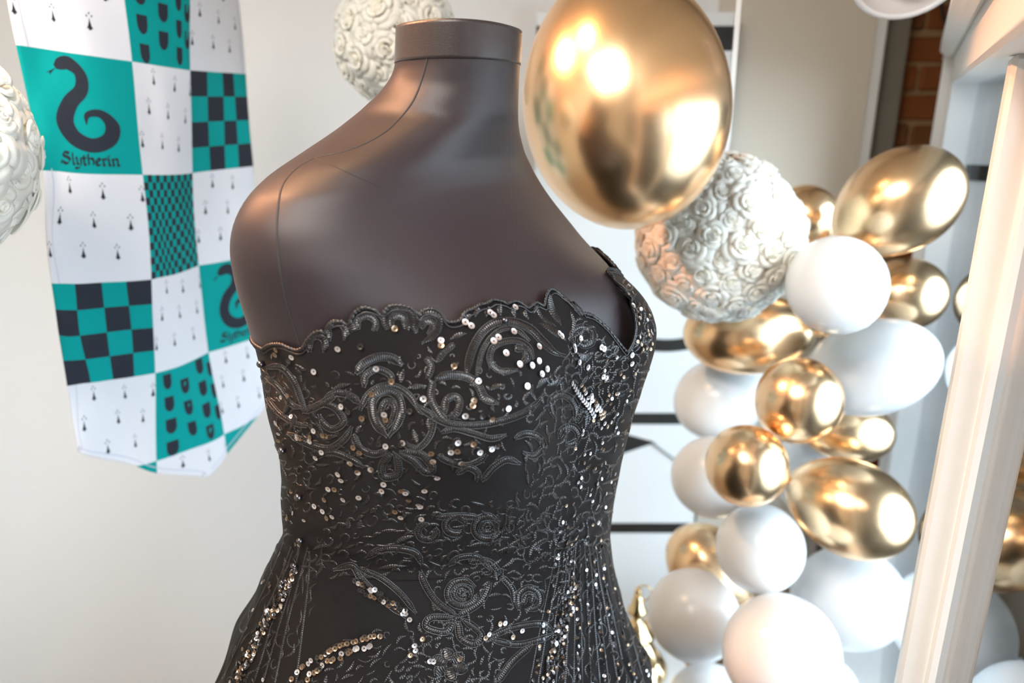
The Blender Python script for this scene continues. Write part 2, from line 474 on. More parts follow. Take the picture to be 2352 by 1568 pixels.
# the arched band: a curved strip
cx = float(at(1530, 788, BY)[0]); zc0 = float(at(1540, 788, BY - 0.011)[2])
ang = np.linspace(math.radians(200), math.radians(340), 40)
R1, R2 = 0.30, 0.333
arcc = np.array([cx, 0, zc0 + 0.31])
V = []
for a in ang:
    for R, yy in ((R1, BY - 0.0125), (R2, BY - 0.0125), (R2, BY - 0.0085), (R1, BY - 0.0085)):
        V.append((arcc[0] + R * math.cos(a) * 0.9, yy, arcc[2] + R * math.sin(a)))
V = np.array(V); V[:, 0] = np.clip(V[:, 0], bx0, bx1 - 0.002)
set_parent(mesh_obj('black_band', V, [tuple(f) for f in grid_faces(40, 4, wrap_v=True)], M['black_paint'], smooth=False), board)
# the dark pennant and the thin line that leaves it
tri = at(np.array([1392, 1505, 1400]), np.array([985, 1016, 1052]), BY - 0.012)
V = np.concatenate([tri, tri + [0, 0.003, 0]])
set_parent(mesh_obj('black_wedge', V, [(0, 1, 2), (5, 4, 3), (0, 3, 4, 1), (1, 4, 5, 2), (2, 5, 3, 0)], M['black_paint'], smooth=False), board)
ln = at(np.linspace(1495, 1600, 6), np.linspace(1014, 1092, 6), BY - 0.013)
V, Fc = tube(ln, 0.0035, 6)
set_parent(mesh_obj('thin_line', V, Fc, M['steel']), board)
# ------------------------------------------------------------------ the printed banner (turned away to the right, hanging from a rod)
VROWS = np.array([-1, 0, 1, 2, 3, 4, 5, 6], float)      # row lines; row k lies between k and k+1
LINES = {  # pixel positions of the four column lines at every row line
    0: [(-90, -480), (-20, -190), (35, 103), (93, 392), (119, 650), (159, 883), (193, 1110), (225, 1330)],
    1: [(245, -390), (274, -125), (300, 141), (324, 402), (345, 643), (356, 857), (364, 1053), (372, 1240)],
    2: [(436, -300), (439, -70), (441, 162), (442, 397), (453, 611), (477, 810), (514, 998), (545, 1170)],
    3: [(520, -230), (545, -30), (565, 170), (583, 381), (598, 585), (613, 767), (632, 935), (650, 1090)],
}
LDEP = [1.05, 1.163, 1.285, 1.44]

def cr1(x, xs, ys):
    """Catmull-Rom interpolation of rows of ys at uniform xs"""
    x = np.asarray(x, float)
    i = np.clip(np.floor(x - xs[0]).astype(int), 0, len(xs) - 2)
    t = x - xs[i]
    y = np.concatenate([2 * ys[:1] - ys[1:2], ys, 2 * ys[-1:] - ys[-2:-1]])
    p0, p1, p2, p3 = y[i], y[i + 1], y[i + 2], y[i + 3]
    t = t[..., None] if ys.ndim > 1 else t
    return 0.5 * ((2 * p1) + (-p0 + p2) * t + (2 * p0 - 5 * p1 + 4 * p2 - p3) * t**2 + (-p0 + 3 * p1 - 3 * p2 + p3) * t**3)

_L3 = []
for k in range(4):
    pts = np.array(LINES[k], float)
    _L3.append(at(pts[:, 0], pts[:, 1], LDEP[k]))
_L3 = np.array(_L3)                                       # 4 x 8 x 3 world points

def banner_pt(u, v, lift=0.0):
    u = np.asarray(u, float); v = np.asarray(v, float)
    c = np.stack([cr1(v, VROWS, _L3[k]) for k in range(4)], -2)      # ... x 4 x 3
    i = np.clip(np.floor(u).astype(int), 0, 2)
    t = np.clip(u - i, 0, 1)
    g = np.where(i == 1, 1 - (1 - t)**1.55, t)
    a = np.take_along_axis(c, i[..., None, None] * np.ones(3, int), -2)[..., 0, :]
    b = np.take_along_axis(c, (i + 1)[..., None, None] * np.ones(3, int), -2)[..., 0, :]
    gx = np.stack([g, t, g], -1)
    P = a + (b - a) * gx
    rip = 0.005 * np.sin(u * 5.2 + v * 1.1) + 0.004 * np.sin(u * 9 - v * 2.3 + 1) * np.sin(v * 1.7) - 0.008 * np.sin(np.clip(t, 0, 1) * math.pi) * (i == 0)
    rip = rip + 0.006 * np.exp(-((u - 0.15) / 0.12)**2) * np.sin(v * 6.5 + 0.6)
    P[..., 1] += rip
    if lift:
        nrm = np.array([0.66, -0.75, 0.0])
        P = P + nrm * lift
    return P

def v_end(u):
    return np.where(u < 1.55, 4.66 + (5.42 - 4.66) * np.clip(u / 1.55, 0, 1), 5.42 + (4.86 - 5.42) * np.clip((u - 1.55) / 1.45, 0, 1))

PATTERN = {(-1, 0): 'check4', (-1, 1): 'ermine', (-1, 2): 'green',
           (0, 0): 'ermine', (0, 1): 'shield', (0, 2): 'ermine',
           (1, 0): 'emblem', (1, 1): 'ermine', (1, 2): 'check4b',
           (2, 0): 'ermine', (2, 1): 'fine', (2, 2): 'ermine',
           (3, 0): 'check4', (3, 1): 'ermine', (3, 2): 'emblem',
           (4, 0): 'ermine', (4, 1): 'shield', (4, 2): 'ermine',
           (5, 0): 'green', (5, 1): 'ermine', (5, 2): 'green'}
top = banner_pt(np.array([0.0, 3.0]), np.array([-1.0, -1.0]))
banner = tag(empty('checked_banner', tuple(top.mean(0))), 'hanging pointed banner of green, white and black checked squares with a snake', 'banner')
NB = 28
V, Fc, FM = [], [], []
off = 0
for (r, c), pat in PATTERN.items():
    s = np.linspace(0, 1, NB + 1)
    U, Vv = np.meshgrid(c + s, r + s, indexing='ij')
    Ve = np.minimum(Vv, v_end(U))
    if r >= 4 and (r > v_end(np.array([c, c + .5, c + 1.0]))).all():
        continue
    V.append(banner_pt(U, Ve).reshape(-1, 3))
    I, J = np.meshgrid(np.arange(NB), np.arange(NB), indexing='ij')
    keep = ~((Vv[:-1, :-1] >= v_end(U)[:-1, :-1]) & (Vv[1:, :-1] >= v_end(U)[1:, :-1])).reshape(-1)
    f = grid_faces(NB + 1, NB + 1)
    if pat in ('ermine',): mi = np.zeros((NB, NB), int)
    elif pat in ('green', 'emblem', 'shield'): mi = np.ones((NB, NB), int)
    elif pat == 'check4': mi = 1 + ((I // 7 + J // 7) % 2)
    elif pat == 'check4b': mi = 1 + ((I // 7 + J // 7 + 1) % 2)
    else: mi = 1 + ((I // 2 + J // 2) % 2)
    Fc.append(f[keep] + off); FM.append(mi.reshape(-1)[keep])
    off += (NB + 1)**2
Vall = np.concatenate(V); Fall = np.concatenate(Fc)
cloth = mesh_obj('cloth', Vall, Fall, mats=[M['cloth_white'], M['cloth_green'], M['cloth_black']], fmat=np.concatenate(FM))
bmx = bmesh.new(); bmx.from_mesh(cloth.data)
bmesh.ops.remove_doubles(bmx, verts=bmx.verts, dist=1e-5)
bmx.to_mesh(cloth.data); bmx.free()
set_parent(cloth, banner)
so = cloth.modifiers.new('thickness', 'SOLIDIFY'); so.thickness = 0.0006; so.offset = 0

# flat print: small shapes laid on the cloth
PV, PF = [], []
def flush(name):
    global PV, PF
    if PF:
        mesh_obj(name, PV, PF, M['cloth_black'], smooth=False, parent=cloth)
    PV, PF = [], []
def pr_poly(uv, lift=0.0008, strip=False):
    uv = np.asarray(uv, float)
    base = len(PV)
    keep = uv[:, 1] < v_end(uv[:, 0]) - 0.01
    if not keep.all():
        return
    P = banner_pt(np.clip(uv[:, 0], 0, 3), uv[:, 1], lift)
    PV.extend(P)
    n = len(uv)
    if strip:
        for k in range(0, n - 3, 2):
            PF.append((base + k, base + k + 1, base + k + 3, base + k + 2))
    else:
        PF.append(tuple(range(base, base + n)))

def ermine(u, v, s=0.085):
    body = [(0, -.62), (.10, -.2), (.26, .22), (.50, .48), (.26, .44), (.12, .66), (0, .56), (-.12, .66), (-.26, .44), (-.50, .48), (-.26, .22), (-.10, -.2)]
    n = len(body)
    pr_poly([(u + 0.62 * x * s, v + y * s) for x, y in body])
    for dx, dy in ((0, -1.05), (-.38, -.78), (.38, -.78)):
        pr_poly([(u + 0.62 * (dx + .11 * math.cos(a)) * s, v + (dy + .11 * math.sin(a)) * s) for a in np.linspace(0, 2 * math.pi, 8, endpoint=False)])

def shield(u, v, w=0.15, h=0.20):
    pts = [(-.5, -.5), (.5, -.5), (.5, .05), (.42, .3), (.22, .47), (0, .52), (-.22, .47), (-.42, .3), (-.5, .05)]
    pr_poly([(u + x * w, v + y * h) for x, y in pts])

def nib(path, w, ang=40):
    """broad-nib pen stroke; returns strip of uv pairs"""
    d = np.array([math.cos(math.radians(ang)), -math.sin(math.radians(ang))]) * w / 2
    out = []
    for p in path:
        out.append((p[0] - d[0], p[1] - d[1])); out.append((p[0] + d[0], p[1] + d[1]))
    return out

def letters(u0, v0, w, h):
    """the printed word in black-letter strokes; glyphs on a box of x 0..1, baseline 0, x-height 1"""
    G = {
        'S': (1.0, [[(.85, 1.45), (.6, 1.6), (.3, 1.55), (.15, 1.3), (.3, 1.08), (.65, .9), (.85, .65), (.75, .3), (.45, .05), (.15, .12), (.0, .3)], [(-.2, .05), (-.25, .3), (-.05, .42)]]),
        'l': (.42, [[(.2, 1.6), (.2, .15), (.36, .0)]]),
        'y': (.72, [[(.08, .98), (.2, .85), (.2, .2), (.38, .05)], [(.6, 1.0), (.6, .1), (.45, -.3), (.15, -.48), (-.1, -.42)]]),
        't': (.5, [[(.22, 1.35), (.22, .15), (.4, .0)], [(.0, .95), (.45, .95)]]),
        'h': (.76, [[(.16, 1.6), (.16, .05)], [(.16, .85), (.4, 1.0), (.62, .8), (.62, .15), (.5, -.1)]]),
        'e': (.62, [[(.18, .55), (.52, .72), (.36, 1.0), (.14, .8), (.14, .25), (.32, .03), (.55, .15)]]),
        'r': (.5, [[(.08, .95), (.18, .85), (.18, .1), (.3, .0)], [(.2, .8), (.36, 1.0), (.48, .88)]]),
        'i': (.38, [[(.08, .95), (.18, .85), (.18, .15), (.32, .0)], [(.14, 1.36), (.24, 1.28)]]),
        'n': (.76, [[(.08, .95), (.18, .85), (.18, .1), (.28, .0)], [(.2, .85), (.42, 1.0), (.58, .85), (.58, .15), (.72, .0)]]),
    }
    chars = 'Slytherin'
    tot = sum(G[ch][0] for ch in chars)
    x = 0
    for ch in chars:
        adv, strokes = G[ch]
        for st in strokes:
            p = spline(st, n=max(8, len(st) * 5)) if len(st) > 2 else spline(st, n=6)
            uv = [(u0 + (x + a) / tot * w, v0 - b * h) for a, b in p]
            pr_poly(nib(uv, 0.032 if ch == 'S' else 0.026, 48), strip=True)
        x += adv
        flush('letter')

def serpent(u0, v0, s):
    """plain generic snake: one tapering dark S with a rounded head"""
    path = spline([(-.34, -.62), (-.12, -.72), (.08, -.56), (.06, -.28), (-.16, -.02), (-.27, .30), (-.16, .58), (.12, .70), (.38, .58), (.46, .32), (.32, .12), (.10, .16), (.06, .34)], n=90)
    T = np.gradient(path, axis=0); T /= np.linalg.norm(T, axis=1)[:, None]
    N = np.stack([-T[:, 1], T[:, 0]], 1)
    t = np.linspace(0, 1, 90)
    wd = np.interp(t, [0, .03, .08, .14, .3, .55, .8, .95, 1], [.04, .10, .125, .10, .12, .14, .105, .045, .004])
    uv = []
    for p, n, w in zip(path, N, wd):
        a = p + n * w; b = p - n * w
        uv.append((u0 + a[0] * s * 1.3, v0 + a[1] * s)); uv.append((u0 + b[0] * s * 1.3, v0 + b[1] * s))
    pr_poly(uv, strip=True)
    for fx, fy in ((-.50, -.50), (-.44, -.46)):      # forked tongue
        pr_poly([(u0 + x * s * 1.3, v0 + y * s) for x, y in ((-.33, -.60), (-.43, -.54), (fx, fy), (-.41, -.515))])

for (r, c), pat in PATTERN.items():
    if pat == 'ermine':
        for k, (a, b) in enumerate([(.27, .13), (.62, .17), (.97, .20), (.16, .40), (.50, .43), (.84, .46), (.04, .70), (.36, .71), (.70, .73), (.22, .97), (.56, .985)]):
            if b < 0.94 and (a < 0.95 or c < 2):
                ermine(c + a, r + b); flush('ermine_spot')
    elif pat == 'shield':
        for i, a in enumerate((.18, .45, .72, .93)):
            for j in range(4):
                b = .13 + j * .26 + (.0, .11, -.03, .06)[i]
                if b < .95: shield(c + a, r + b, 0.13, 0.17); flush('shield_mark')
    elif pat == 'emblem':
        serpent(c + 0.50, r + 0.425, 0.47); flush('snake_emblem')
        letters(c + 0.24, r + 0.925, 0.56, 0.062)

# stitched hems
def hem(us, vs, w, name='hem'):
    p = np.stack([us, vs], 1)
    T = np.gradient(p, axis=0); T /= np.linalg.norm(T, axis=1)[:, None]
    N = np.stack([-T[:, 1], T[:, 0]], 1) * w / 2
    a = banner_pt(np.clip((p + N)[:, 0], 0, 3), (p + N)[:, 1], 0.0011); b = banner_pt(np.clip((p - N)[:, 0], 0, 3), (p - N)[:, 1], 0.0011)
    set_parent(mesh_obj(name, np.concatenate([a, b]), [(i, i + 1, len(a) + i + 1, len(a) + i) for i in range(len(a) - 1)], M['cloth_hem']), banner)
hem(np.full(60, 0.085), np.linspace(1.98, 3.0, 60), 0.010)
hem(np.full(40, 0.085), np.linspace(-1.0, 1.0, 40), 0.010)
hem(np.full(30, 0.085), np.linspace(4.0, 4.62, 30), 0.010)
uu = np.linspace(0.06, 1.5, 40); hem(uu, v_end(uu) - 0.07, 0.012)
uu = np.linspace(1.62, 2.9, 40); hem(uu, v_end(uu) - 0.07, 0.012)
hem(np.full(60, 2.93), np.linspace(-1.0, 1.0, 60), 0.012)
# the rod it hangs from, above the frame
rod = banner_pt(np.array([-0.0, 3.0]), np.array([-1.0, -1.0]))
d = (rod[1] - rod[0]); V, Fc = tube(np.array([rod[0] - d * .06, rod[0] + d * .3, rod[1] - d * .3, rod[1] + d * .06]) + [0, 0, 0.004], 0.008, 12)
set_parent(mesh_obj('rod', V, Fc, M['pole']), banner)
for q in rod:
    V, Fc = tube(np.array([q, [q[0], q[1], (q[2] + CEIL_Z) / 2], [q[0], q[1], CEIL_Z]]), 0.0015, 6)
    set_parent(mesh_obj('cord', V, Fc, M['wire']), banner)
# ------------------------------------------------------------------ mannequin torso: horizontal rings fitted to the outline
YAW = math.radians(52)
FV = np.array([math.sin(YAW), -math.cos(YAW)]); LV = np.array([math.cos(YAW), math.sin(YAW)])   # front, its left side
AX_Y = 0.76
NPHI = 240
PHI = np.linspace(-math.pi, math.pi, NPHI, endpoint=False)

LC = np.array([(0, 910), (65, 910), (90, 909), (130, 908), (160, 903), (190, 886), (220, 860), (250, 826), (280, 788), (310, 747), (340, 700), (370, 655), (400, 612),
      (430, 582), (460, 560), (490, 544), (520, 533), (560, 527), (600, 529), (650, 538), (700, 552), (750, 568), (800, 584), (850, 597), (900, 604), (950, 612), (1000, 624),
      (1050, 640), (1100, 646), (1150, 644), (1200, 648), (1230, 645), (1260, 630), (1300, 608), (1350, 583), (1400, 560), (1450, 537), (1500, 515), (1568, 490), (1700, 440), (2000, 345), (2950, 90)], float)
RC_BODY = np.array([(0, 1196), (75, 1196), (100, 1197), (150, 1195), (200, 1192), (250, 1190), (280, 1191), (310, 1196), (350, 1208), (400, 1233), (450, 1266), (500, 1304), (550, 1348),
      (600, 1394), (640, 1424), (700, 1450), (750, 1462), (800, 1468), (860, 1460), (920, 1440), (1000, 1420), (1100, 1396), (1200, 1380), (1300, 1385), (1400, 1400), (1568, 1440), (2600, 1600)], float)
RC_DRESS = np.array([(0, 1196), (560, 1375), (600, 1408), (640, 1445), (680, 1482), (720, 1502), (760, 1509), (800, 1506), (840, 1496), (880, 1482), (920, 1469), (960, 1456), (1000, 1445), (1050, 1432), (1100, 1422),
      (1150, 1412), (1200, 1405), (1230, 1402), (1260, 1405), (1300, 1411), (1350, 1423), (1400, 1440), (1450, 1460), (1500, 1481), (1568, 1514), (1700, 1570), (2000, 1690), (2950, 2010)], float)

# template half sizes by image row on the axis: half width, front depth, back depth, breast bump
TPL = np.array([
    (-10, .060, .062, .062, 0), (60, .060, .062, .062, 0), (200, .062, .066, .064, 0), (260, .072, .072, .07, 0), (310, .105, .078, .078, 0), (360, .145, .085, .085, 0), (410, .172, .094, .09, 0),
    (470, .188, .105, .098, 0), (540, .195, .116, .106, .002), (620, .192, .126, .112, .010), (700, .188, .134, .115, .026), (780, .186, .140, .115, .038), (860, .184, .140, .113, .036),
    (940, .178, .134, .108, .022), (1040, .168, .126, .102, .006), (1120, .154, .117, .096, 0), (1170, .153, .116, .096, 0), (1230, .158, .121, .100, 0), (1300, .172, .134, .111, 0), (1400, .195, .155, .13, 0), (1568, .235, .19, .165, 0),
    (1750, .26, .21, .19, 0), (2100, .30, .25, .23, 0), (2950, .37, .31, .29, 0)], float)

def z_of_row(py):
    return at(np.full_like(np.asarray(py, float), 1050.0), py, AX_Y)[..., 2]

def rings(rows, LCt, RCt, grow=0.0, pleat=None, inset=0.0):
    """returns ring points R[k, i, 3]"""
    rows = np.asarray(rows, float)
    zs = z_of_row(rows)
    out = np.zeros((len(rows), NPHI, 3))
    c, s = np.cos(PHI), np.sin(PHI)
    for k, (row, z) in enumerate(zip(rows, zs)):
        a, bf, bb, br = [np.interp(row, TPL[:, 0], TPL[:, j]) for j in (1, 2, 3, 4)]
        a, bf, bb = a + grow, bf + grow, bb + grow
        b = np.where(c > 0, bf, bb)
        n = 2.2
        r = (np.abs(c / b)**n + np.abs(s / a)**n)**(-1 / n)
        for ph0 in (-0.62, 0.62):
            r = r + br * np.exp(-((PHI - ph0) / 0.42)**2)
        if pleat is not None:
            r = r * (1 + pleat(PHI, row))
        f, l = r * c, r * s
        if row < 330:      # the neck leans forward, its end is cut on a slant
            f = f + 0.012 * (330 - row) / 330
        P = np.stack([f * FV[0] + l * LV[0] - 0.01, AX_Y + f * FV[1] + l * LV[1], np.full(NPHI, z) - (0.04 * f + 0.12 * (f * FV[1] + l * LV[1])) * max(0, (240 - row) / 240)], 1)
        for it in range(8):
            px, py, dep = project(P)
            il, ir = px.argmin(), px.argmax()
            xl = (np.interp(py[il], LCt[:, 0], LCt[:, 1]) + inset - 1176) / FPX * dep[il]
            xr_ = (np.interp(py[ir], RCt[:, 0], RCt[:, 1]) - inset - 1176) / FPX * dep[ir]
            kk = (xr_ - xl) / (P[ir, 0] - P[il, 0])
            P[:, 0] = xl + (P[:, 0] - P[il, 0]) * kk
        out[k] = P
    return out

def fitted(rows, LCt, RCt, lo, hi, sm, **k):
    """rings whose whole outline, not each ring alone, follows the two contours between image rows lo and hi"""
    ys = np.arange(lo, hi + 1, 12.0)
    allr = np.unique(np.concatenate([LCt[:, 0], RCt[:, 0], ys]))
    Lt = np.stack([allr, np.interp(allr, LCt[:, 0], LCt[:, 1])], 1); Rt = np.stack([allr, np.interp(allr, RCt[:, 0], RCt[:, 1])], 1)
    for it in range(4):
        R = smooth_rows(rings(rows, Lt, Rt, **k), sm)
        if it == 3: break
        px, py, _ = project(R.reshape(-1, 3))
        el, er_ = [], []
        for y in ys:
            m = np.abs(py - y) < 8
            el.append(np.interp(y, LCt[:, 0], LCt[:, 1]) - px[m].min() if m.any() else 0)
            er_.append(np.interp(y, RCt[:, 0], RCt[:, 1]) - px[m].max() if m.any() else 0)
        ker = np.ones(5) / 5
        el = np.convolve(np.pad(np.clip(el, -60, 60), 2, mode='edge'), ker, 'valid'); er_ = np.convolve(np.pad(np.clip(er_, -60, 60), 2, mode='edge'), ker, 'valid')
        print('outline error', round(float(np.abs(el).mean()), 1), round(float(np.abs(er_).mean()), 1))
        Lt[:, 1] += np.interp(allr, ys, el) * 0.8; Rt[:, 1] += np.interp(allr, ys, er_) * 0.8
    return R

def smooth_rows(R, it=2):
    for _ in range(it):
        R[1:-1] = 0.25 * R[:-2] + 0.5 * R[1:-1] + 0.25 * R[2:]
    return R

body_rows = np.concatenate([np.arange(72, 420, 7), np.arange(420, 1160, 14)])
LC_BODY = LC.copy(); LC_BODY[LC_BODY[:, 0] > 810, 1] += 16
BR = fitted(body_rows, LC_BODY, RC_BODY, 60, 800, 2)
form = tag(empty('dress_form', (0.0, AX_Y, FLOOR_Z)), 'headless black jersey dress form wearing the lace gown', 'mannequin')
nb = len(body_rows)
V = BR.reshape(-1, 3); Fc = [tuple(f) for f in grid_faces(nb, NPHI, wrap_v=True)]
# flat cap on the neck
topc = BR[0].mean(0)
V = np.concatenate([V, BR[0] * 0.97 + topc * 0.03 + [0, 0, 0.0006], [topc - [0, 0, 0.002]]])
b0 = nb * NPHI
for i in range(NPHI):
    j = (i + 1) % NPHI
    Fc.append((i, b0 + i, b0 + j, j)); Fc.append((b0 + i, b0 + NPHI, b0 + j))
torso = set_parent(mesh_obj('torso', V, Fc, M['jersey']), form)
bvh_body = BVHTree.FromPolygons([Vector(v) for v in V], [tuple(f) for f in Fc])

def grid_normals(R):
    du = np.roll(R, -1, 1) - np.roll(R, 1, 1)
    dv = np.gradient(R, axis=0)
    n = np.cross(du, dv)
    n /= np.linalg.norm(n, axis=-1, keepdims=True) + 1e-12
    cen = R.mean(1, keepdims=True)
    sgn = np.sign(np.sum((R - cen) * n, -1).mean())
    return n * sgn

# tape round the neck end
kb = int(np.searchsorted(body_rows, 150))
BN = grid_normals(BR)
band_r = BR[:kb] + BN[:kb] * 0.0006
band_r = np.concatenate([BR[:1] * 1.0 + BN[:1] * 0.0002, band_r, BR[kb - 1:kb] + BN[kb - 1:kb] * 0.0001], 0)
set_parent(mesh_obj('neck_band', band_r.reshape(-1, 3), [tuple(f) for f in grid_faces(len(band_r), NPHI, wrap_v=True)], M['band']), form)

def cast(px, py, tree):
    d = ray(px, py)
    hit = tree.ray_cast(Vector(CAMP), Vector(d))
    return hit

def cast_curve(pts, tree, step=6.0):
    C = spline(pts, step=step)
    P, N = [], []
    for x, y in C:
        loc, nr, idx, dist = cast(x, y, tree)
        if loc is None: continue
        nr = np.array(nr); loc = np.array(loc)
        if nr @ (loc - CAMP) > 0: nr = -nr
        P.append(loc); N.append(nr)
    return np.array(P), np.array(N)

def ribbon(P, N, width, height, ridge=0.25, lift=0.0):
    """raised half-round ribbon lying on a surface; every second ring a little lower, like satin stitches"""
    n = len(P)
    w = np.full(n, width) if np.isscalar(width) else np.asarray(width)
    T = np.gradient(P, axis=0); T /= np.linalg.norm(T, axis=1)[:, None] + 1e-12
    B = np.cross(N, T); B /= np.linalg.norm(B, axis=1)[:, None] + 1e-12
    a = np.array([-1.0, -0.72, 0.0, 0.72, 1.0]); h = np.array([0.0, 0.72, 1.0, 0.72, 0.0])
    alt = np.where(np.arange(n) % 2 == 0, 1.0, 1.0 - ridge)
    hh = height * np.minimum(1, w / (np.max(w) * 0.6 + 1e-9))
    V = P[:, None] + B[:, None] * (w * 0.5 * (0.9 + 0.1 * alt))[:, None, None] * a[None, :, None] + N[:, None] * ((hh * alt)[:, None, None] * h[None, :, None] - 0.0004 + lift)
    return V.reshape(-1, 3), grid_faces(n, 5)

for pts in ([(997, 46), (988, 100), (972, 170), (948, 232), (905, 285), (860, 318), (800, 344), (722, 362)],
            [(722, 362), (684, 384), (652, 420), (639, 470), (636, 540), (643, 620), (660, 705), (688, 792)],
            [(722, 362), (770, 383), (830, 410), (882, 432)]):
    P, N = cast_curve(pts, bvh_body, 5)
    V, Fc = ribbon(P, N, 0.0020 if len(pts) > 4 else 0.0011, 0.0005 if len(pts) > 4 else 0.0003, 0.3, lift=0.0005)
    set_parent(mesh_obj('seam', V, Fc, M['seam']), form)
# stand
V, Fc = tube([(0, AX_Y, FLOOR_Z + 0.02), (0, AX_Y, 0.3), (0, AX_Y, 0.95)], 0.016, 14)
set_parent(mesh_obj('stand_pole', V, Fc, M['pole']), form)
V, Fc = lathe([(0.0, 0.028), (0.03, 0.028), (0.16, 0.014), (0.165, 0.0), (0.0, 0.0)], 36)
set_parent(mesh_obj('stand_base', V + [0, AX_Y, FLOOR_Z], [tuple(f) for f in Fc], M['pole']), form)

# ------------------------------------------------------------------ the gown
def pleats(ph, row):
    amp = np.interp(row, [1000, 1215, 1300, 1420, 1568, 2600], [0, .0, .026, .046, .064, .10])
    side = np.exp(-((ph - 0.62) / 0.42)**2) + 0.35 * np.exp(-((ph + 1.9) / 0.45)**2) + 0.30
    w = np.sin(ph * 17 + 0.8 * np.sin(ph * 3)) * 0.6 + 0.45 * np.sin(ph * 29 + 1.3) + 0.3 * np.sin(ph * 43)
    wr = np.interp(row, [900, 1050, 1110, 1170, 1210], [0, .0, .007, .010, .0]) * np.sin(row * 0.16 + ph * 3.0) * (0.5 + 0.5 * np.sin(ph * 2.2 - .5))
    wr = wr - 0.030 * np.exp(-((row - 1124 + 10 * np.sin(ph * 2 + 1)) / 8.0)**2) * np.exp(-((ph + 1.25) / 0.5)**2)
    return amp * side * w * 0.62 + wr

dress_rows = np.concatenate([np.arange(570, 1640, 7), np.arange(1640, 2850, 40)])
DR = fitted(dress_rows, LC, RC_DRESS, 640, 1620, 1, grow=0.006, pleat=pleats)
DN = grid_normals(DR)
zrow = z_of_row(dress_rows)
nd = len(dress_rows)
full_faces = grid_faces(nd, NPHI, wrap_v=True)
bvh_full = BVHTree.FromPolygons([Vector(v) for v in DR.reshape(-1, 3)], [tuple(f) for f in full_faces])

EDGE = [(1440, 806), (1425, 790), (1405, 765), (1385, 745), (1360, 726), (1335, 718), (1318, 712), (1312, 690), (1292, 682), (1280, 672), (1265, 664), (1255, 672), (1250, 690),
        (1246, 702), (1230, 695), (1222, 700), (1210, 707), (1195, 697), (1180, 692), (1162, 698), (1150, 692), (1130, 689), (1115, 697), (1100, 700), (1085, 708), (1065, 718),
        (1055, 735), (1035, 740), (1020, 735), (1012, 722), (1000, 712), (980, 709), (965, 716), (955, 724), (945, 710), (920, 701), (895, 702), (880, 714), (872, 724),
        (860, 712), (835, 705), (815, 714), (805, 730), (797, 744), (785, 737), (765, 738), (752, 748), (745, 764), (735, 758), (718, 765), (705, 780), (695, 797), (680, 802),
        (660, 795), (645, 789), (620, 790), (604, 800)]
eph, erow = [], []
Cc = spline(EDGE, step=3.0)
for x, y in Cc:
    loc, nr, idx, dist = cast(x, y, bvh_full)
    if loc is None: continue
    k = idx // NPHI; i = idx % NPHI
    loc = np.array(loc)
    a0, a1 = DR[k, i], DR[k, (i + 1) % NPHI]
    t = np.clip(((loc - a0) @ (a1 - a0)) / ((a1 - a0) @ (a1 - a0)), 0, 1)
    eph.append(PHI[i] + t * 2 * math.pi / NPHI)
    erow.append(float(np.interp(-loc[2], -zrow, dress_rows)))
eph = np.array(eph); erow = np.array(erow)
o_ = np.argsort(eph); eph = eph[o_]; erow = erow[o_]
print('edge phi range', eph.min(), eph.max(), 'rows', erow.min(), erow.max())
PH0 = eph.max()                      # the dip between the cups
def edge_row(ph):
    """row of the neckline at body angle ph; the far cup mirrors the near one about the dip"""
    ph = (np.asarray(ph, float) + math.pi) % (2 * math.pi) - math.pi
    q = np.where(ph > PH0, 2 * PH0 - ph, ph)
    r = np.interp(q, eph, erow)
    back = erow[0] + 25 * (1 - np.cos(np.clip((eph[0] - q) / 1.2, 0, 1) * math.pi)) / 2
    return np.where(q < eph[0], back, r)

def S_dress(ph, row, lift=0.0):
    """point on the gown at body angle and row"""
    ph = np.asarray(ph, float); row = np.asarray(row, float)
    fi = ((ph + math.pi) / (2 * math.pi) * NPHI) % NPHI
    i0 = np.floor(fi).astype(int) % NPHI; i1 = (i0 + 1) % NPHI; ti = (fi - np.floor(fi))[..., None]
    fk = np.clip(np.interp(row, dress_rows, np.arange(nd)), 0, nd - 1.001)
    k0 = np.floor(fk).astype(int); tk = (fk - k0)[..., None]
    def g(A):
        return (A[k0, i0] * (1 - ti) + A[k0, i1] * ti) * (1 - tk) + (A[k0 + 1, i0] * (1 - ti) + A[k0 + 1, i1] * ti) * tk
    return g(DR) + g(DN) * lift

WAIST = 1150.0
gown = tag(empty('evening_gown', (0.03, AX_Y, FLOOR_Z + 0.05)), 'strapless black lace evening gown with sequins and scalloped neckline', 'dress')
NU = 720
pu = np.linspace(-math.pi, math.pi, NU, endpoint=False)
er = edge_row(pu)
sv = np.linspace(0, 1, 90)
rowg = er[:, None] + (WAIST - er[:, None]) * sv[None, :]
PB = S_dress(np.repeat(pu[:, None], 90, 1), rowg)
bod_faces = grid_faces(NU, 90, wrap_u=True)
bodice = mesh_obj('bodice', PB.reshape(-1, 3), bod_faces, M['tulle'])
so = bodice.modifiers.new('thickness', 'SOLIDIFY'); so.thickness = 0.0016; so.offset = 1
set_parent(bodice, gown)
rs = np.concatenate([np.arange(WAIST - 2, 1640, 6), np.arange(1640, 2800, 40)])
PS = S_dress(np.repeat(pu[:, None], len(rs), 1), np.repeat(rs[None, :], NU, 0))
skirt_faces = grid_faces(NU, len(rs), wrap_u=True)
skirt = set_parent(mesh_obj('skirt', PS.reshape(-1, 3), skirt_faces, M['tulle']), gown)
allv = np.concatenate([PB.reshape(-1, 3), PS.reshape(-1, 3)])
allf = np.concatenate([bod_faces, skirt_faces + NU * 90])
bvh_gown = BVHTree.FromPolygons([Vector(v) for v in allv], [tuple(f) for f in allf])
print('skirt bottom z', PS[:, -1, 2].min())
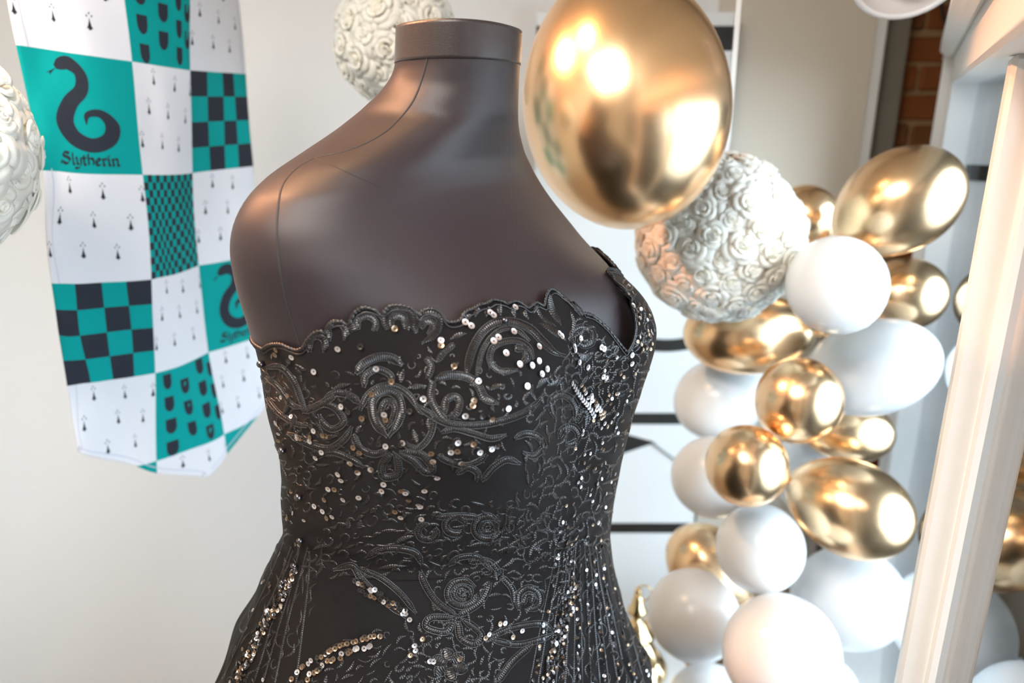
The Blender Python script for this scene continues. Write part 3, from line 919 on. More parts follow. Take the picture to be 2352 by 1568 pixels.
# ------------------------------------------------------------------ balloons
def balloon(col, px, py, Y, major, minor, tail_deg, label, lean=0.0, group='balloon garland along the window', string=False):
    c = at(px, py, Y)
    dep = (c - CAMP) @ FWD
    L = major / FPX * dep; R = minor / FPX * dep
    a = math.radians(tail_deg)
    ax = -(math.cos(a) * RGT + math.sin(a) * (UPV * 0.95)) + -2.2 * abs(lean) * FWD
    ax = ax / np.linalg.norm(ax)
    rot = frame_to(ax)
    t = np.linspace(0, math.pi, 30)
    q = (1 - np.cos(t)) / 2
    z = np.cos(t) * (1 + 0.06 * q**6)
    r = np.sin(t) * (1 - 0.06 * q**3)
    z[-1] = -1.10; r[-1] = 0.03; r[-2] = max(r[-2], 0.07)
    v, f = lathe(list(zip(np.maximum(r, 1e-4) * R, z * L)), 44)
    root = tag(empty('gold_balloon' if col == 'gold' else 'white_balloon', tuple(c)), label, 'balloon', group)
    mat = M['gold'] if col == 'gold' else M['white_latex']
    mesh_obj('skin', v @ rot.T, [tuple(k) for k in f], mat, root)
    zk = -1.10 * L
    kn = [(0.03 * R, zk + 0.004), (0.0075, zk - 0.002), (0.0085, zk - 0.005), (0.005, zk - 0.008), (0.006, zk - 0.011), (0.011, zk - 0.018), (0.0115, zk - 0.0195), (0.001, zk - 0.014)]
    v, f = lathe(kn, 14)
    mesh_obj('knot', v @ rot.T, [tuple(k) for k in f], mat, root)
    if string:
        end = rot @ np.array([0, 0, zk - 0.01])
        V, Fc = tube([end, end + [0, 0, (CEIL_Z - c[2] - end[2]) / 2], [end[0], end[1], CEIL_Z - c[2]]], 0.0012, 6)
        mesh_obj('string', V, Fc, M['ribbon'], root)
    return root

balloon('gold', 1436, 236, 1.10, 290, 238, 96, 'big chrome gold balloon beside the neck of the dress form', group='hanging decorations', string=True)
BL = [
 ('gold', 2064, 464, 1.29, 146, 118, 215, 'topmost large chrome gold balloon of the garland, below the brick wall', 0.2),
 ('gold', 1852, 500, 1.53, 76, 72, 300, 'small chrome gold balloon peeking out right of the cream rose ball', 0),
 ('white', 1922, 656, 1.13, 118, 112, 320, 'round white balloon touching the right edge of the rose ball', 0.3),
 ('gold', 2080, 675, 1.41, 92, 84, 180, 'pale gold balloon beside the window jamb, behind two white balloons', 0),
 ('white', 2000, 845, 1.31, 150, 110, 200, 'widest oval white balloon below the round white one, reflected in the window', 0.2),
 ('gold', 1716, 764, 1.44, 146, 98, 0, 'oval gold balloon hanging directly under the cream rose ball', 0),
 ('white', 1655, 915, 1.53, 108, 94, 20, 'white balloon behind the black bands, under the oval gold balloon', 0),
 ('gold', 1834, 920, 1.215, 102, 98, 250, 'round gold balloon in the middle of the garland, left of the oval white one', 0.4),
 ('gold', 1945, 988, 1.441, 108, 74, 170, 'half hidden gold balloon under the oval white balloon', 0),
 ('gold', 1715, 1070, 1.165, 98, 94, 300, 'small round gold balloon left of centre in front of two white balloons', 0.4),
 ('white', 1640, 1096, 1.359, 98, 94, 350, 'white balloon half covered by the small round gold one', 0),
 ('white', 1860, 1085, 1.519, 92, 86, 90, 'white balloon deep in the gap between three gold balloons', 0),
 ('gold', 1953, 1166, 1.260, 140, 112, 155, 'large lowest-right gold balloon above the big white ones', 0.2),
 ('gold', 1632, 1300, 1.40, 112, 88, 318, 'gold balloon peeping between two white balloons near the skirt', 0),
 ('white', 1745, 1260, 1.220, 106, 100, 270, 'white balloon just below the small round gold one', 0.4),
 ('white', 1594, 1414, 1.24, 112, 104, 300, 'white balloon nearest the skirt, beside the brass ornament', 0.3),
 ('white', 1950, 1372, 1.360, 124, 118, 180, 'large white balloon under the lowest-right gold balloon', 0),
 ('white', 1793, 1502, 1.073, 142, 132, 270, 'biggest white balloon at the bottom of the garland', 0.4),
 ('white', 1862, 1600, 1.340, 112, 106, 180, 'white balloon cut by the lower edge, right of the biggest one', 0),
 ('white', 1628, 1618, 1.218, 96, 92, 180, 'white balloon cut by the lower edge, under the one nearest the skirt', 0),
 ('gold', 1528, 1494, 1.62, 92, 84, 200, 'gold balloon mostly hidden behind the brass ornament and a white balloon', 0),
]
for b_ in BL:
    balloon(*b_[:8], lean=b_[8])

# ------------------------------------------------------------------ foam rose balls
def petal(bm, ang, half, rb, rt, zb, zt, curl, nu=8, nh=6):
    g = []
    for i in range(nu + 1):
        u = -1 + 2 * i / nu
        col_ = []
        for j in range(nh + 1):
            h = j / nh
            top_ = 1 - 0.28 * abs(u)**3
            hh = h * top_
            rr = rb + (rt - rb) * hh**1.25
            zz = zb + (zt - zb) * math.sin(min(1, hh) * math.pi / 2)
            if h > 0.72:
                k = (h - 0.72) / 0.28
                rr += curl * k * k * 1.2; zz -= curl * 0.85 * k * k
            rr *= 1 - 0.10 * u * u
            a = ang + half * u * (0.75 + 0.25 * h)
            col_.append(bm.verts.new((rr * math.cos(a), rr * math.sin(a), zz)))
        g.append(col_)
    fs = []
    for i in range(nu):
        for j in range(nh):
            fs.append(bm.faces.new((g[i][j], g[i + 1][j], g[i + 1][j + 1], g[i][j + 1])))
    return fs

def rose_mesh(seed, flat=1.0):
    rd = random.Random(seed)
    bm = bmesh.new()
    fs = []
    # rolled bud
    n, nh = 30, 4
    prev = None
    for i in range(n + 1):
        t = i / n; a = t * 3.6 * math.pi + seed
        r = 0.06 + 0.22 * t
        cur = [bm.verts.new((r * (0.8 + 0.2 * h / nh) * math.cos(a), r * (0.8 + 0.2 * h / nh) * math.sin(a), (0.10 + (0.74 - 0.06 * t) * h / nh) * flat)) for h in range(nh + 1)]
        if prev:
            for j in range(nh):
                fs.append(bm.faces.new((prev[j], cur[j], cur[j + 1], prev[j + 1])))
        prev = cur
    for k in range(3):
        fs += petal(bm, k * 2.094 + rd.uniform(-.2, .2) + seed, 1.05, 0.22, 0.44 + rd.uniform(-.03, .03), 0.05, (0.80 + rd.uniform(-.05, .05)) * flat, 0.09)
    for k in range(4):
        fs += petal(bm, k * 1.571 + 0.5 + rd.uniform(-.2, .2) + seed, 0.95, 0.32, 0.70 + rd.uniform(-.05, .05), 0.0, (0.66 + rd.uniform(-.06, .06)) * flat, 0.13)
    for k in range(5):
        fs += petal(bm, k * 1.257 + rd.uniform(-.2, .2) + seed, 0.78, 0.36, 0.98 + rd.uniform(-.06, .06), -0.08, (0.42 + rd.uniform(-.06, .06)) * flat, 0.16)
    bmesh.ops.recalc_face_normals(bm, faces=bm.faces)
    bmesh.ops.solidify(bm, geom=list(bm.faces), thickness=0.045)
    for f in bm.faces: f.smooth = True
    me = bpy.data.meshes.new('rose')
    bm.to_mesh(me); bm.free()
    me.materials.append(M['foam'])
    return me

ROSES = [rose_mesh(k * 1.7, 0.80 if k % 2 else 0.66) for k in range(4)]

def rose_ball(px, py, Y, rpx, nroses, rose_r, label, sink=0.42, seed=0):
    rd = random.Random(seed)
    c = at(px, py, Y)
    dep = (c - CAMP) @ FWD
    R = rpx / FPX * dep
    root = tag(empty('rose_ball', tuple(c)), label, 'flower ball', 'hanging rose balls')
    core = R - rose_r * sink
    v, f = lathe([(max(1e-4, core * math.sin(t)), core * math.cos(t)) for t in np.linspace(0, math.pi, 18)], 28)
    mesh_obj('core', v, [tuple(k) for k in f], M['foam'], root)
    ga = math.pi * (3 - math.sqrt(5))
    for k in range(nroses):
        zz = 1 - 2 * (k + 0.5) / nroses
        rr = math.sqrt(1 - zz * zz)
        d = np.array([rr * math.cos(ga * k + seed), rr * math.sin(ga * k + seed), zz])
        o = bpy.data.objects.new('rose', ROSES[rd.randrange(4)])
        COL.objects.link(o)
        o.parent = root
        q = Vector(d + np.array([rd.uniform(-.12, .12) for _ in range(3)])).to_track_quat('Z', 'Y')
        o.rotation_mode = 'QUATERNION'
        from mathutils import Quaternion
        o.rotation_quaternion = q @ Quaternion((0, 0, 1), rd.uniform(0, 6.28))
        s = rose_r * rd.uniform(0.92, 1.12)
        o.scale = (s, s, s)
        o.location = tuple(d * (R - rose_r * 0.70))
    zt = CEIL_Z - c[2]
    P = np.array([[0, 0, core], [0.003, 0, R + 0.02], [0.0, 0, (R + zt) / 2], [0, 0, zt]])
    V = []
    for p in P:
        V += [p + [-0.004, 0, 0], p + [0.004, 0, 0], p + [0.004, 0.0008, 0], p + [-0.004, 0.0008, 0]]
    mesh_obj('hanging_ribbon', V, [tuple(k) for k in grid_faces(4, 4, wrap_v=True)], M['ribbon'], root, smooth=False)
    return root

rose_ball(1650, 549, 1.30, 197, 150, 0.0285, 'cream foam rose ball hanging beside the balloon garland', seed=1)
rose_ball(914, 94, 1.45, 150, 74, 0.0325, 'cream foam rose ball half hidden behind the neck of the dress form', sink=0.62, seed=2)
rose_ball(-262, 336, 0.80, 316, 100, 0.0375, 'white foam rose ball cut by the left edge in front of the banner', sink=0.6, seed=3)

# ------------------------------------------------------------------ brass ornament behind the skirt
c = at(1466, 1360, 1.45)
S_ = 1.56 / FPX
prof = [(0.001, 0), (9, -6), (12, -16), (17, -38), (24, -50), (25, -56), (11, -62), (9, -74), (12, -80), (22, -88), (30, -104), (41, -122), (46, -128), (43, -128), (24, -112), (20, -124),
        (26, -130), (38, -142), (52, -166), (62, -184), (63, -190), (72, -196), (84, -216), (86, -224), (60, -226), (0.001, -226)]
orn = tag(empty('brass_ornament', tuple(c + [0, 0, -226 * S_])), 'tiered polished brass ornament with a loop on top, behind the skirt', 'ornament')
v, f = lathe([(r * S_, (z + 226) * S_) for r, z in prof], 40)
mesh_obj('body', v, [tuple(k) for k in f], M['gold_deco'], orn)
t = np.linspace(0, 2 * math.pi, 25)
V, Fc = tube(np.stack([0.018 * np.cos(t) + 0.012, np.zeros(25), 0.020 * np.sin(t) + 226 * S_ - 0.002], 1), 0.0022, 8, cap=False)
mesh_obj('loop_handle', V, Fc, M['gold_deco'], orn)
v, f = lathe([(0.001, 0.012), (0.006, 0.010), (0.0085, 0.004), (0.006, -0.003), (0.001, -0.005)], 16)
mesh_obj('finial', v + [0, 0, 226 * S_], [tuple(k) for k in f], M['gold_deco'], orn)
tz = c[2] - 226 * S_
table = tag(empty('display_table', (c[0], c[1], FLOOR_Z)), 'small round white display table under the brass ornament', 'table')
v, f = lathe([(0.001, tz - FLOOR_Z), (0.12, tz - FLOOR_Z), (0.125, tz - FLOOR_Z - 0.008), (0.12, tz - FLOOR_Z - 0.02), (0.001, tz - FLOOR_Z - 0.02)], 40)
mesh_obj('table_top', v, [tuple(k) for k in f], M['frame_white'], table)
v, f = lathe([(0.018, tz - FLOOR_Z - 0.02), (0.014, 0.3), (0.018, 0.03), (0.11, 0.015), (0.115, 0.0), (0.001, 0.0)], 28)
mesh_obj('pedestal', v, [tuple(k) for k in f], M['frame_white'], table)

# ------------------------------------------------------------------ dome lamp at the top right, cable and clip at the brick wall
c = at(2096, -84, 1.15)
lampo = tag(empty('dome_lamp', tuple(c)), 'metal dome lamp with white rim hanging at the top right', 'lamp')
rot = frame_to(np.array([0.10, 0.80, 0.55]))      # dome axis points away and up: we look into the opening
Rm = 112 / FPX * 1.2
v, f = lathe([(Rm * math.sin(t), Rm * (math.cos(t)) * 0.8) for t in np.linspace(0.15, math.pi / 2, 16)], 44)
o = mesh_obj('dome', v @ rot.T, [tuple(k) for k in f], M['lamp_metal'], lampo)
so = o.modifiers.new('thickness', 'SOLIDIFY'); so.thickness = 0.002
t = np.linspace(0, 2 * math.pi, 49)
V, Fc = tube(np.stack([Rm * 1.0 * np.cos(t), Rm * 1.0 * np.sin(t), 0 * t], 1) @ rot.T, 0.0042, 10, cap=False)
mesh_obj('rim', V, Fc, M['lamp_rim'], lampo)
v, f = lathe([(0.013, 0.062), (0.013, 0.045), (0.02, 0.03), (0.026, 0.012), (0.022, -0.004), (0.010, -0.012), (0.001, -0.014)], 20)
mesh_obj('bulb', v @ rot.T, [tuple(k) for k in f], M['white_latex'], lampo)
v, f = lathe([(0.001, 0.092), (0.018, 0.09), (0.02, 0.06), (0.001, 0.055)], 20)
mesh_obj('socket', v @ rot.T, [tuple(k) for k in f], M['lamp_metal'], lampo)
sk = rot @ np.array([0, 0, 0.09])
V, Fc = tube(spline([sk, sk + [0.01, 0.02, 0.06], sk + [0.0, 0.03, 0.3], [sk[0], sk[1] + 0.03, CEIL_Z - c[2]]], n=20), 0.003, 8)
mesh_obj('cord', V, Fc, M['wire'], lampo)

pts = at(np.array([2150, 2158, 2168, 2180, 2186, 2188, 2189]), np.array([-90, -20, 40, 72, 92, 130, 175]), 2.05)
V, Fc = tube(spline(pts, n=40), 0.0045, 8)
tag(mesh_obj('cable', V, Fc, M['wire']), 'dark cable hanging in front of the brick wall', 'cable')
cl = at(np.array([2166, 2186]), np.array([136, 118]), 2.03)
V, Fc = tube([cl[0], (cl[0] + cl[1]) / 2 + [0, 0, .002], cl[1]], [0.003, 0.006, 0.005], 8)
tag(mesh_obj('cable_clip', V, Fc, M['ribbon']), 'small pale clip holding the cable by the brick wall', 'clip')
# ------------------------------------------------------------------ embroidery, cords, sequins and beads sewn on the gown
PXM = 0.00042          # metres per pixel on the gown
def E8(p): return [(500 + x / 2.2615, 560 + y / 2.2615) for x, y in p]
def EA(p): return [(460 + x / 2.178, 1050 + y / 2.178) for x, y in p]

def taper(n, kind):
    t = np.linspace(0, 1, n)
    if kind == 'leaf': return np.maximum(0.06, np.sin(t * math.pi)**0.8)
    if kind == 'scroll': return np.clip(np.minimum(t / 0.10, (1 - t) / 0.14), 0.25, 1)
    return np.ones(n)

def sewn(name, pts, wpx, kind='scroll', h=None, mat='thread', step=2.5, join=None, ridge=0.42):
    C = spline(pts, step=step)
    P, N = [], []
    for x, y in C:
        loc, nr, idx, dist = cast(x, y, bvh_gown)
        if loc is None: continue
        nr = np.array(nr); loc = np.array(loc)
        if nr @ (loc - CAMP) > 0: nr = -nr
        if P and np.linalg.norm(loc - P[-1]) > 0.02: break
        P.append(loc); N.append(nr)
    if len(P) < 5: return None
    P = np.array(P); N = np.array(N)
    if len(P) > 6:
        N[1:-1] = (N[:-2] + N[1:-1] + N[2:]); N /= np.linalg.norm(N, axis=1)[:, None]
    w = wpx * PXM * taper(len(P), kind)
    V, Fc = ribbon(P, N, w, (h if h is not None else min(0.0022, wpx * PXM * 0.30)), ridge, lift=0.0004)
    if join is not None:
        join[1].append(Fc + sum(len(a) for a in join[0])); join[0].append(V)
        return True
    return set_parent(mesh_obj(name, V, Fc, M[mat], smooth=False), gown)

def outline(name, pts, wpx, kind='scroll', **k):
    """satin ribbon with a thin corded rim either side"""
    o = sewn(name, pts, wpx, kind, **k)
    C = spline(pts, step=6)
    T = np.gradient(C, axis=0); T /= np.linalg.norm(T, axis=1)[:, None] + 1e-9
    Nn = np.stack([-T[:, 1], T[:, 0]], 1)
    tp = taper(len(C), kind)[:, None]
    for s in (-1, 1):
        if o is not None:
            r = sewn('cord_rim', C + Nn * s * (wpx * 0.55 * tp + 1.5), 3.0, 'flat', h=0.0011, mat='cord', step=2.2, ridge=0.5)
            if r is not None:      # the rim is a piece of its motif
                r.parent = o; r.matrix_parent_inverse = Matrix()
    return o

SC = []   # (name, width px, kind, points)
def add8(name, w, pts, kind='scroll'): SC.append((name, w, kind, E8(pts)))
def addA(name, w, pts, kind='scroll'): SC.append((name, w, kind, EA(pts)))
A = 'embroidered_scallop'
add8(A, 12, [(480, 560), (476, 510), (505, 478), (545, 485), (562, 520), (555, 565)])
add8(A, 12, [(580, 505), (572, 440), (600, 408), (645, 415), (668, 452), (660, 505)])
add8(A, 15, [(708, 455), (692, 392), (722, 350), (780, 338), (834, 362), (850, 412), (835, 455)])
add8(A, 9, [(732, 445), (727, 402), (757, 378), (800, 384), (822, 418), (805, 450)])
add8(A, 14, [(882, 445), (872, 382), (897, 340), (945, 330), (994, 350), (1008, 397), (990, 452)])
add8(A, 9, [(902, 435), (902, 392), (935, 375), (968, 394), (973, 442)])
add8(A, 13, [(1032, 465), (1024, 412), (1056, 374), (1105, 360), (1148, 380), (1153, 422), (1120, 482), (1060, 520)])
add8(A, 8, [(1057, 440), (1077, 408), (1110, 408), (1115, 440), (1090, 472)])
L_ = 'embroidered_leaf'
for (x, y, a, l) in [(1300, 385, 40, 56), (1350, 355, 62, 56), (1405, 350, 70, 60), (1470, 335, 88, 80), (1542, 345, 95, 84), (1605, 365, 112, 60), (1250, 480, 20, 90), (1655, 335, 60, 60),
                     (430, 640, 150, 70), (640, 745, 20, 110), (690, 800, 5, 70), (960, 690, 80, 80), (1040, 745, 8, 100), (735, 965, 60, 50), (1030, 1000, 110, 90), (395, 930, 70, 80), (360, 860, 60, 70),
                     (1235, 640, 70, 60), (1450, 745, 20, 90), (1100, 935, 95, 70), (585, 1010, 20, 90), (1690, 720, 40, 90), (1740, 700, 110, 70)]:
    ca, sa = math.cos(math.radians(a)), -math.sin(math.radians(a))
    add8(L_, 12, [(x - ca * l / 2, y - sa * l / 2), (x + 6 * sa, y - 6 * ca), (x + ca * l / 2, y + sa * l / 2)], 'leaf')
B = 'embroidered_scroll'
add8(B, 13, [(1290, 690), (1318, 560), (1370, 465), (1440, 412), (1530, 405), (1620, 440), (1690, 510), (1745, 562), (1805, 582)])
add8(B, 6, [(1345, 690), (1372, 565), (1425, 480), (1490, 440), (1560, 452), (1620, 505)])
add8(B, 9, [(1560, 655), (1470, 660), (1415, 610), (1425, 545), (1480, 510), (1560, 505), (1620, 545), (1640, 600)])
add8(B, 12, [(1540, 545), (1590, 545), (1605, 590), (1580, 615)])
add8(L_, 24, [(1722, 250), (1735, 340), (1785, 425)], 'leaf')
add8(L_, 14, [(1645, 315), (1690, 385), (1760, 430)], 'leaf')
add8(L_, 22, [(1668, 412), (1730, 440), (1812, 505)], 'leaf')
add8(L_, 12, [(1832, 345), (1850, 410), (1835, 490)], 'leaf')
add8(B, 9, [(1850, 530), (1845, 460), (1890, 430), (1945, 455), (1945, 510), (1900, 530), (1880, 495), (1900, 470)])
add8(L_, 20, [(1860, 560), (1900, 590), (1950, 560)], 'leaf')
add8(B, 14, [(720, 675), (760, 622), (830, 590), (900, 592), (962, 632)])
add8(B, 10, [(760, 745), (772, 682), (830, 652), (895, 680), (908, 732)])
add8(B, 13, [(884, 1002), (822, 930), (802, 842), (832, 782), (890, 767), (940, 802), (955, 872), (930, 942), (888, 1002)])
add8(B, 8, [(880, 960), (850, 890), (862, 832), (895, 817), (920, 852), (908, 912), (884, 955)])
add8(B, 9, [(742, 862), (780, 785), (850, 740), (930, 742), (1000, 792), (1042, 862)])
add8(B, 10, [(480, 850), (560, 832), (622, 862), (655, 925), (600, 962), (552, 935), (528, 880)])
add8(B, 11, [(560, 800), (620, 775), (690, 790), (740, 830)])
add8(B, 12, [(905, 1080), (855, 1150), (868, 1210), (938, 1192), (932, 1112), (905, 1080)])
add8(B, 12, [(940, 1088), (1010, 1120), (1078, 1182), (1115, 1162), (1055, 1092), (945, 1080)])
add8(B, 9, [(960, 1040), (1040, 1060), (1100, 1000), (1120, 920), (1090, 860)])
add8(B, 13, [(1130, 702), (1200, 682), (1290, 692), (1350, 732), (1390, 802), (1462, 832)])
add8(B, 10, [(1122, 705), (1108, 800), (1148, 880), (1205, 932)])
add8(B, 10, [(1180, 882), (1186, 815), (1230, 792), (1258, 822), (1240, 880), (1200, 902)])
add8(B, 11, [(1020, 830), (1100, 882), (1200, 932), (1330, 942), (1460, 922), (1580, 882), (1650, 832), (1700, 772)])
add8(B, 13, [(1748, 905), (1730, 822), (1770, 782), (1830, 802), (1862, 862), (1850, 920)])
add8(B, 11, [(1772, 1012), (1790, 962), (1840, 950), (1872, 990), (1850, 1032), (1800, 1040)])
add8(B, 11, [(1862, 930), (1898, 872), (1932, 902), (1915, 950)])
add8(B, 8, [(250, 642), (330, 642), (400, 722), (440, 822), (462, 862)])
add8(B, 7, [(250, 692), (312, 742), (382, 832), (442, 852)])
add8(B, 7, [(255, 800), (320, 880), (400, 930), (470, 950)])
add8(B, 12, [(442, 872), (540, 832), (622, 772)])
add8(B, 11, [(362, 982), (480, 1042), (580, 1062), (660, 1012), (702, 942)])
add8(B, 10, [(702, 982), (742, 1062), (820, 1092), (890, 1062)])
add8(B, 9, [(500, 1112), (580, 1080), (680, 1112), (760, 1160)])
add8(B, 9, [(1160, 980), (1230, 960), (1330, 985), (1420, 1010), (1500, 990)])
add8(B, 8, [(1140, 1100), (1200, 1130), (1280, 1150), (1350, 1130), (1400, 1090)])
add8(B, 10, [(1540, 1010), (1600, 985), (1660, 1000), (1690, 1050), (1640, 1100), (1580, 1080)])
add8(B, 10, [(1240, 1190), (1300, 1160), (1350, 1190), (1340, 1230)])
add8(B, 10, [(1370, 1230), (1430, 1160), (1500, 1120), (1570, 1140)])
add8(B, 8, [(1080, 590), (1110, 640), (1090, 700)])
add8(B, 8, [(1230, 520), (1180, 560), (1140, 610)])
def circ(x, y, r, w, a0=0, a1=330, add=addA, nm=B):
    add(nm, w, [(x + r * math.cos(math.radians(a)), y + r * 0.86 * math.sin(math.radians(a))) for a in np.linspace(a0, a1, 11)])
circ(1435, 352, 66, 12); circ(1435, 352, 26, 9); circ(1275, 338, 50, 12, 40, 370); circ(1135, 372, 46, 10, -40, 280)
circ(1310, 680, 74, 11); circ(1310, 680, 44, 9, 60, 390); circ(1310, 680, 16, 9)
addA(B, 11, [(830, 505), (900, 462), (1000, 457), (1080, 482), (1112, 545)])
addA(B, 11, [(1280, 792), (1182, 722), (1122, 632), (1100, 560)])
addA(B, 11, [(1292, 792), (1400, 722), (1452, 622)])
addA(B, 11, [(1268, 802), (1152, 802), (1132, 850), (1228, 872), (1272, 812)])
addA(B, 12, [(1290, 812), (1302, 900), (1370, 932), (1402, 882), (1302, 802)])
addA(B, 10, [(668, 562), (760, 542), (802, 602), (902, 702), (1032, 802)])
addA(B, 9, [(800, 560), (900, 600), (1000, 680), (1080, 780)])
addA(B, 11, [(1592, 765), (1590, 692), (1640, 652), (1692, 682), (1692, 742), (1622, 765)])
addA(B, 8, [(1615, 735), (1630, 690), (1660, 690), (1655, 730)])
addA(B, 10, [(1440, 902), (1560, 852), (1702, 832), (1770, 872)])
addA(B, 10, [(1450, 910), (1580, 935), (1700, 910), (1770, 880)])
addA(B, 12, [(1480, 1130), (1560, 1022), (1662, 932)])
addA(B, 9, [(1180, 300), (1300, 290), (1400, 300)])
addA(B, 10, [(1500, 590), (1560, 660), (1570, 740)])
addA(B, 10, [(1340, 520), (1440, 520), (1500, 580)])
addA(B, 9, [(1240, 540), (1300, 500), (1390, 500), (1450, 560)])
for k in range(6):
    a = math.radians(60 * k + 15)
    x, y = 1245, 1035
    addA('embroidered_petal', 24, [(x + 14 * math.cos(a), y + 12 * math.sin(a)), (x + 55 * math.cos(a + .12), y + 48 * math.sin(a + .12)), (x + 98 * math.cos(a), y + 84 * math.sin(a))], 'leaf')
for (x, y, a, l) in [(745, 335, 95, 50), (805, 335, 95, 50), (1190, 750, 140, 60), (1480, 590, 100, 60), (1660, 350, 30, 110), (1600, 420, 20, 130), (1700, 430, 30, 110), (1540, 460, 10, 110), (1790, 240, 60, 60), (1800, 320, 75, 60), (1785, 420, 70, 60),
                     (1390, 440, 5, 120), (960, 550, 5, 150), (1020, 410, 20, 110)]:
    ca, sa = math.cos(math.radians(a)), -math.sin(math.radians(a))
    addA(L_, 13, [(x - ca * l / 2, y - sa * l / 2), (x + 6 * sa, y - 6 * ca), (x + ca * l / 2, y + sa * l / 2)], 'leaf')
for (nm, w, kind, pts) in SC:
    if nm == L_:
        sewn(nm, pts, w, 'leaf')
        J = ([], [])
    else:
        outline(nm, pts, w, kind)

# edging cord along the scalloped neckline
pe = np.linspace(-2.6, 2.2, 1500)
rowe = edge_row(pe)
Pe = S_dress(pe, rowe + 1.0, 0.0012)
Ne = Pe - Pe.mean(0); Ne[:, 2] *= 0.2; Ne /= np.linalg.norm(Ne, axis=1)[:, None]
V, Fc = ribbon(Pe, Ne, 0.0030 + 0.0010 * np.sin(np.arange(1500) * 1.3), 0.0018, 0.5)
set_parent(mesh_obj('edging_cord', V, Fc, M['cord']), gown)
Pe = S_dress(pe, rowe + 9.0, 0.0009)
V, Fc = ribbon(Pe, Ne, 0.0016, 0.0010, 0.5)
set_parent(mesh_obj('edging_cord', V, Fc, M['cord']), gown)

# close-packed small stitches nobody could count: sprays, loops and knots between the large motifs
J = ([], [])
def inside(poly, x, y):
    r = False; n = len(poly); j = n - 1
    for i in range(n):
        if (poly[i][1] > y) != (poly[j][1] > y) and x < (poly[j][0] - poly[i][0]) * (y - poly[i][1]) / (poly[j][1] - poly[i][1]) + poly[i][0]:
            r = not r
        j = i
    return r
rf = random.Random(11)
def fill(poly, dist, ang, spread, lmin, lmax, wmin, wmax, loops=0.35, tries=6000):
    xs = [p[0] for p in poly]; ys = [p[1] for p in poly]
    done = []
    cell = {}
    for _ in range(tries):
        x = rf.uniform(min(xs), max(xs)); y = rf.uniform(min(ys), max(ys))
        if not inside(poly, x, y): continue
        key = (int(x // dist), int(y // dist))
        if any((x - a)**2 + (y - b)**2 < dist * dist for i in (-1, 0, 1) for j in (-1, 0, 1) for a, b in cell.get((key[0] + i, key[1] + j), [])): continue
        cell.setdefault(key, []).append((x, y))
        a = math.radians((ang(x, y) if callable(ang) else ang) + rf.uniform(-spread, spread))
        l = rf.uniform(lmin, lmax); w = rf.uniform(wmin, wmax)
        ca, sa = math.cos(a), -math.sin(a)
        if rf.random() < loops:
            r = l * 0.36; a0 = rf.uniform(0, 6.28); sw = rf.uniform(3.0, 5.6); sq = rf.uniform(0.55, 1)
            pts = [(x + r * math.cos(a0 + sw * k / 6) * (ca) - sq * r * math.sin(a0 + sw * k / 6) * sa, y + r * math.cos(a0 + sw * k / 6) * sa + sq * r * math.sin(a0 + sw * k / 6) * ca) for k in range(7)]
            sewn('', pts, w * 0.7, 'scroll', join=J)
        else:
            bend = rf.uniform(-.28, .28) * l
            pts = [(x - ca * l / 2, y - sa * l / 2), (x - sa * bend, y + ca * bend), (x + ca * l / 2, y + sa * l / 2)]
            sewn('', pts, w, 'leaf', join=J)
# right flank: dense and slanting along the body
fill([(1215, 905), (1300, 840), (1425, 800), (1445, 795), (1500, 740), (1490, 860), (1440, 1020), (1410, 1190), (1400, 1260), (1240, 1290), (1120, 1240), (1200, 1120)], 17,
     lambda x, y: 72 - (y - 800) * 0.03 + (1350 - x) * 0.12, 38, 22, 46, 7, 13)
fill([(1395, 615), (1440, 650), (1495, 720), (1495, 800), (1445, 795), (1440, 740), (1425, 680)], 14, 70, 30, 20, 40, 6, 10)
fill([(1330, 735), (1440, 810), (1430, 900), (1300, 900), (1290, 800)], 15, 60, 40, 18, 36, 6, 10)
# waist band
fill([(760, 1190), (1010, 1150), (1230, 1160), (1330, 1260), (1290, 1330), (1150, 1330), (1000, 1300), (800, 1330), (700, 1310)], 20, 12, 40, 20, 40, 6, 11)
# left flank and lower motifs
fill([(600, 840), (690, 850), (740, 960), (720, 1100), (660, 1230), (645, 1200), (640, 1060)], 19, 110, 40, 18, 40, 5, 9)
fill([(720, 1000), (1000, 1090), (1000, 1150), (800, 1190), (700, 1170)], 24, 20, 60, 16, 34, 5, 9)
fill([(610, 900), (1000, 800), (1200, 860), (1150, 1060), (900, 1090), (700, 1010)], 23, 30, 90, 12, 28, 4, 8)
fill([(980, 1300), (1300, 1330), (1280, 1420), (1000, 1430)], 22, 40, 70, 18, 36, 6, 10)
fill([(930, 1430), (1180, 1440), (1140, 1568), (900, 1568)], 18, 60, 70, 18, 36, 6, 11)
fill([(1300, 1270), (1400, 1250), (1450, 1420), (1510, 1568), (1260, 1568), (1290, 1400)], 24, lambda x, y: 90 - (x - 1330) * 0.18, 14, 26, 60, 4, 8, loops=0.12)
fill([(640, 1240), (740, 1230), (720, 1400), (620, 1568), (500, 1568)], 24, lambda x, y: 66 + (x - 560) * 0.1, 22, 22, 50, 4, 8, loops=0.2)
fill([(760, 1480), (900, 1440), (900, 1568), (700, 1568)], 22, 40, 40, 20, 40, 5, 9)
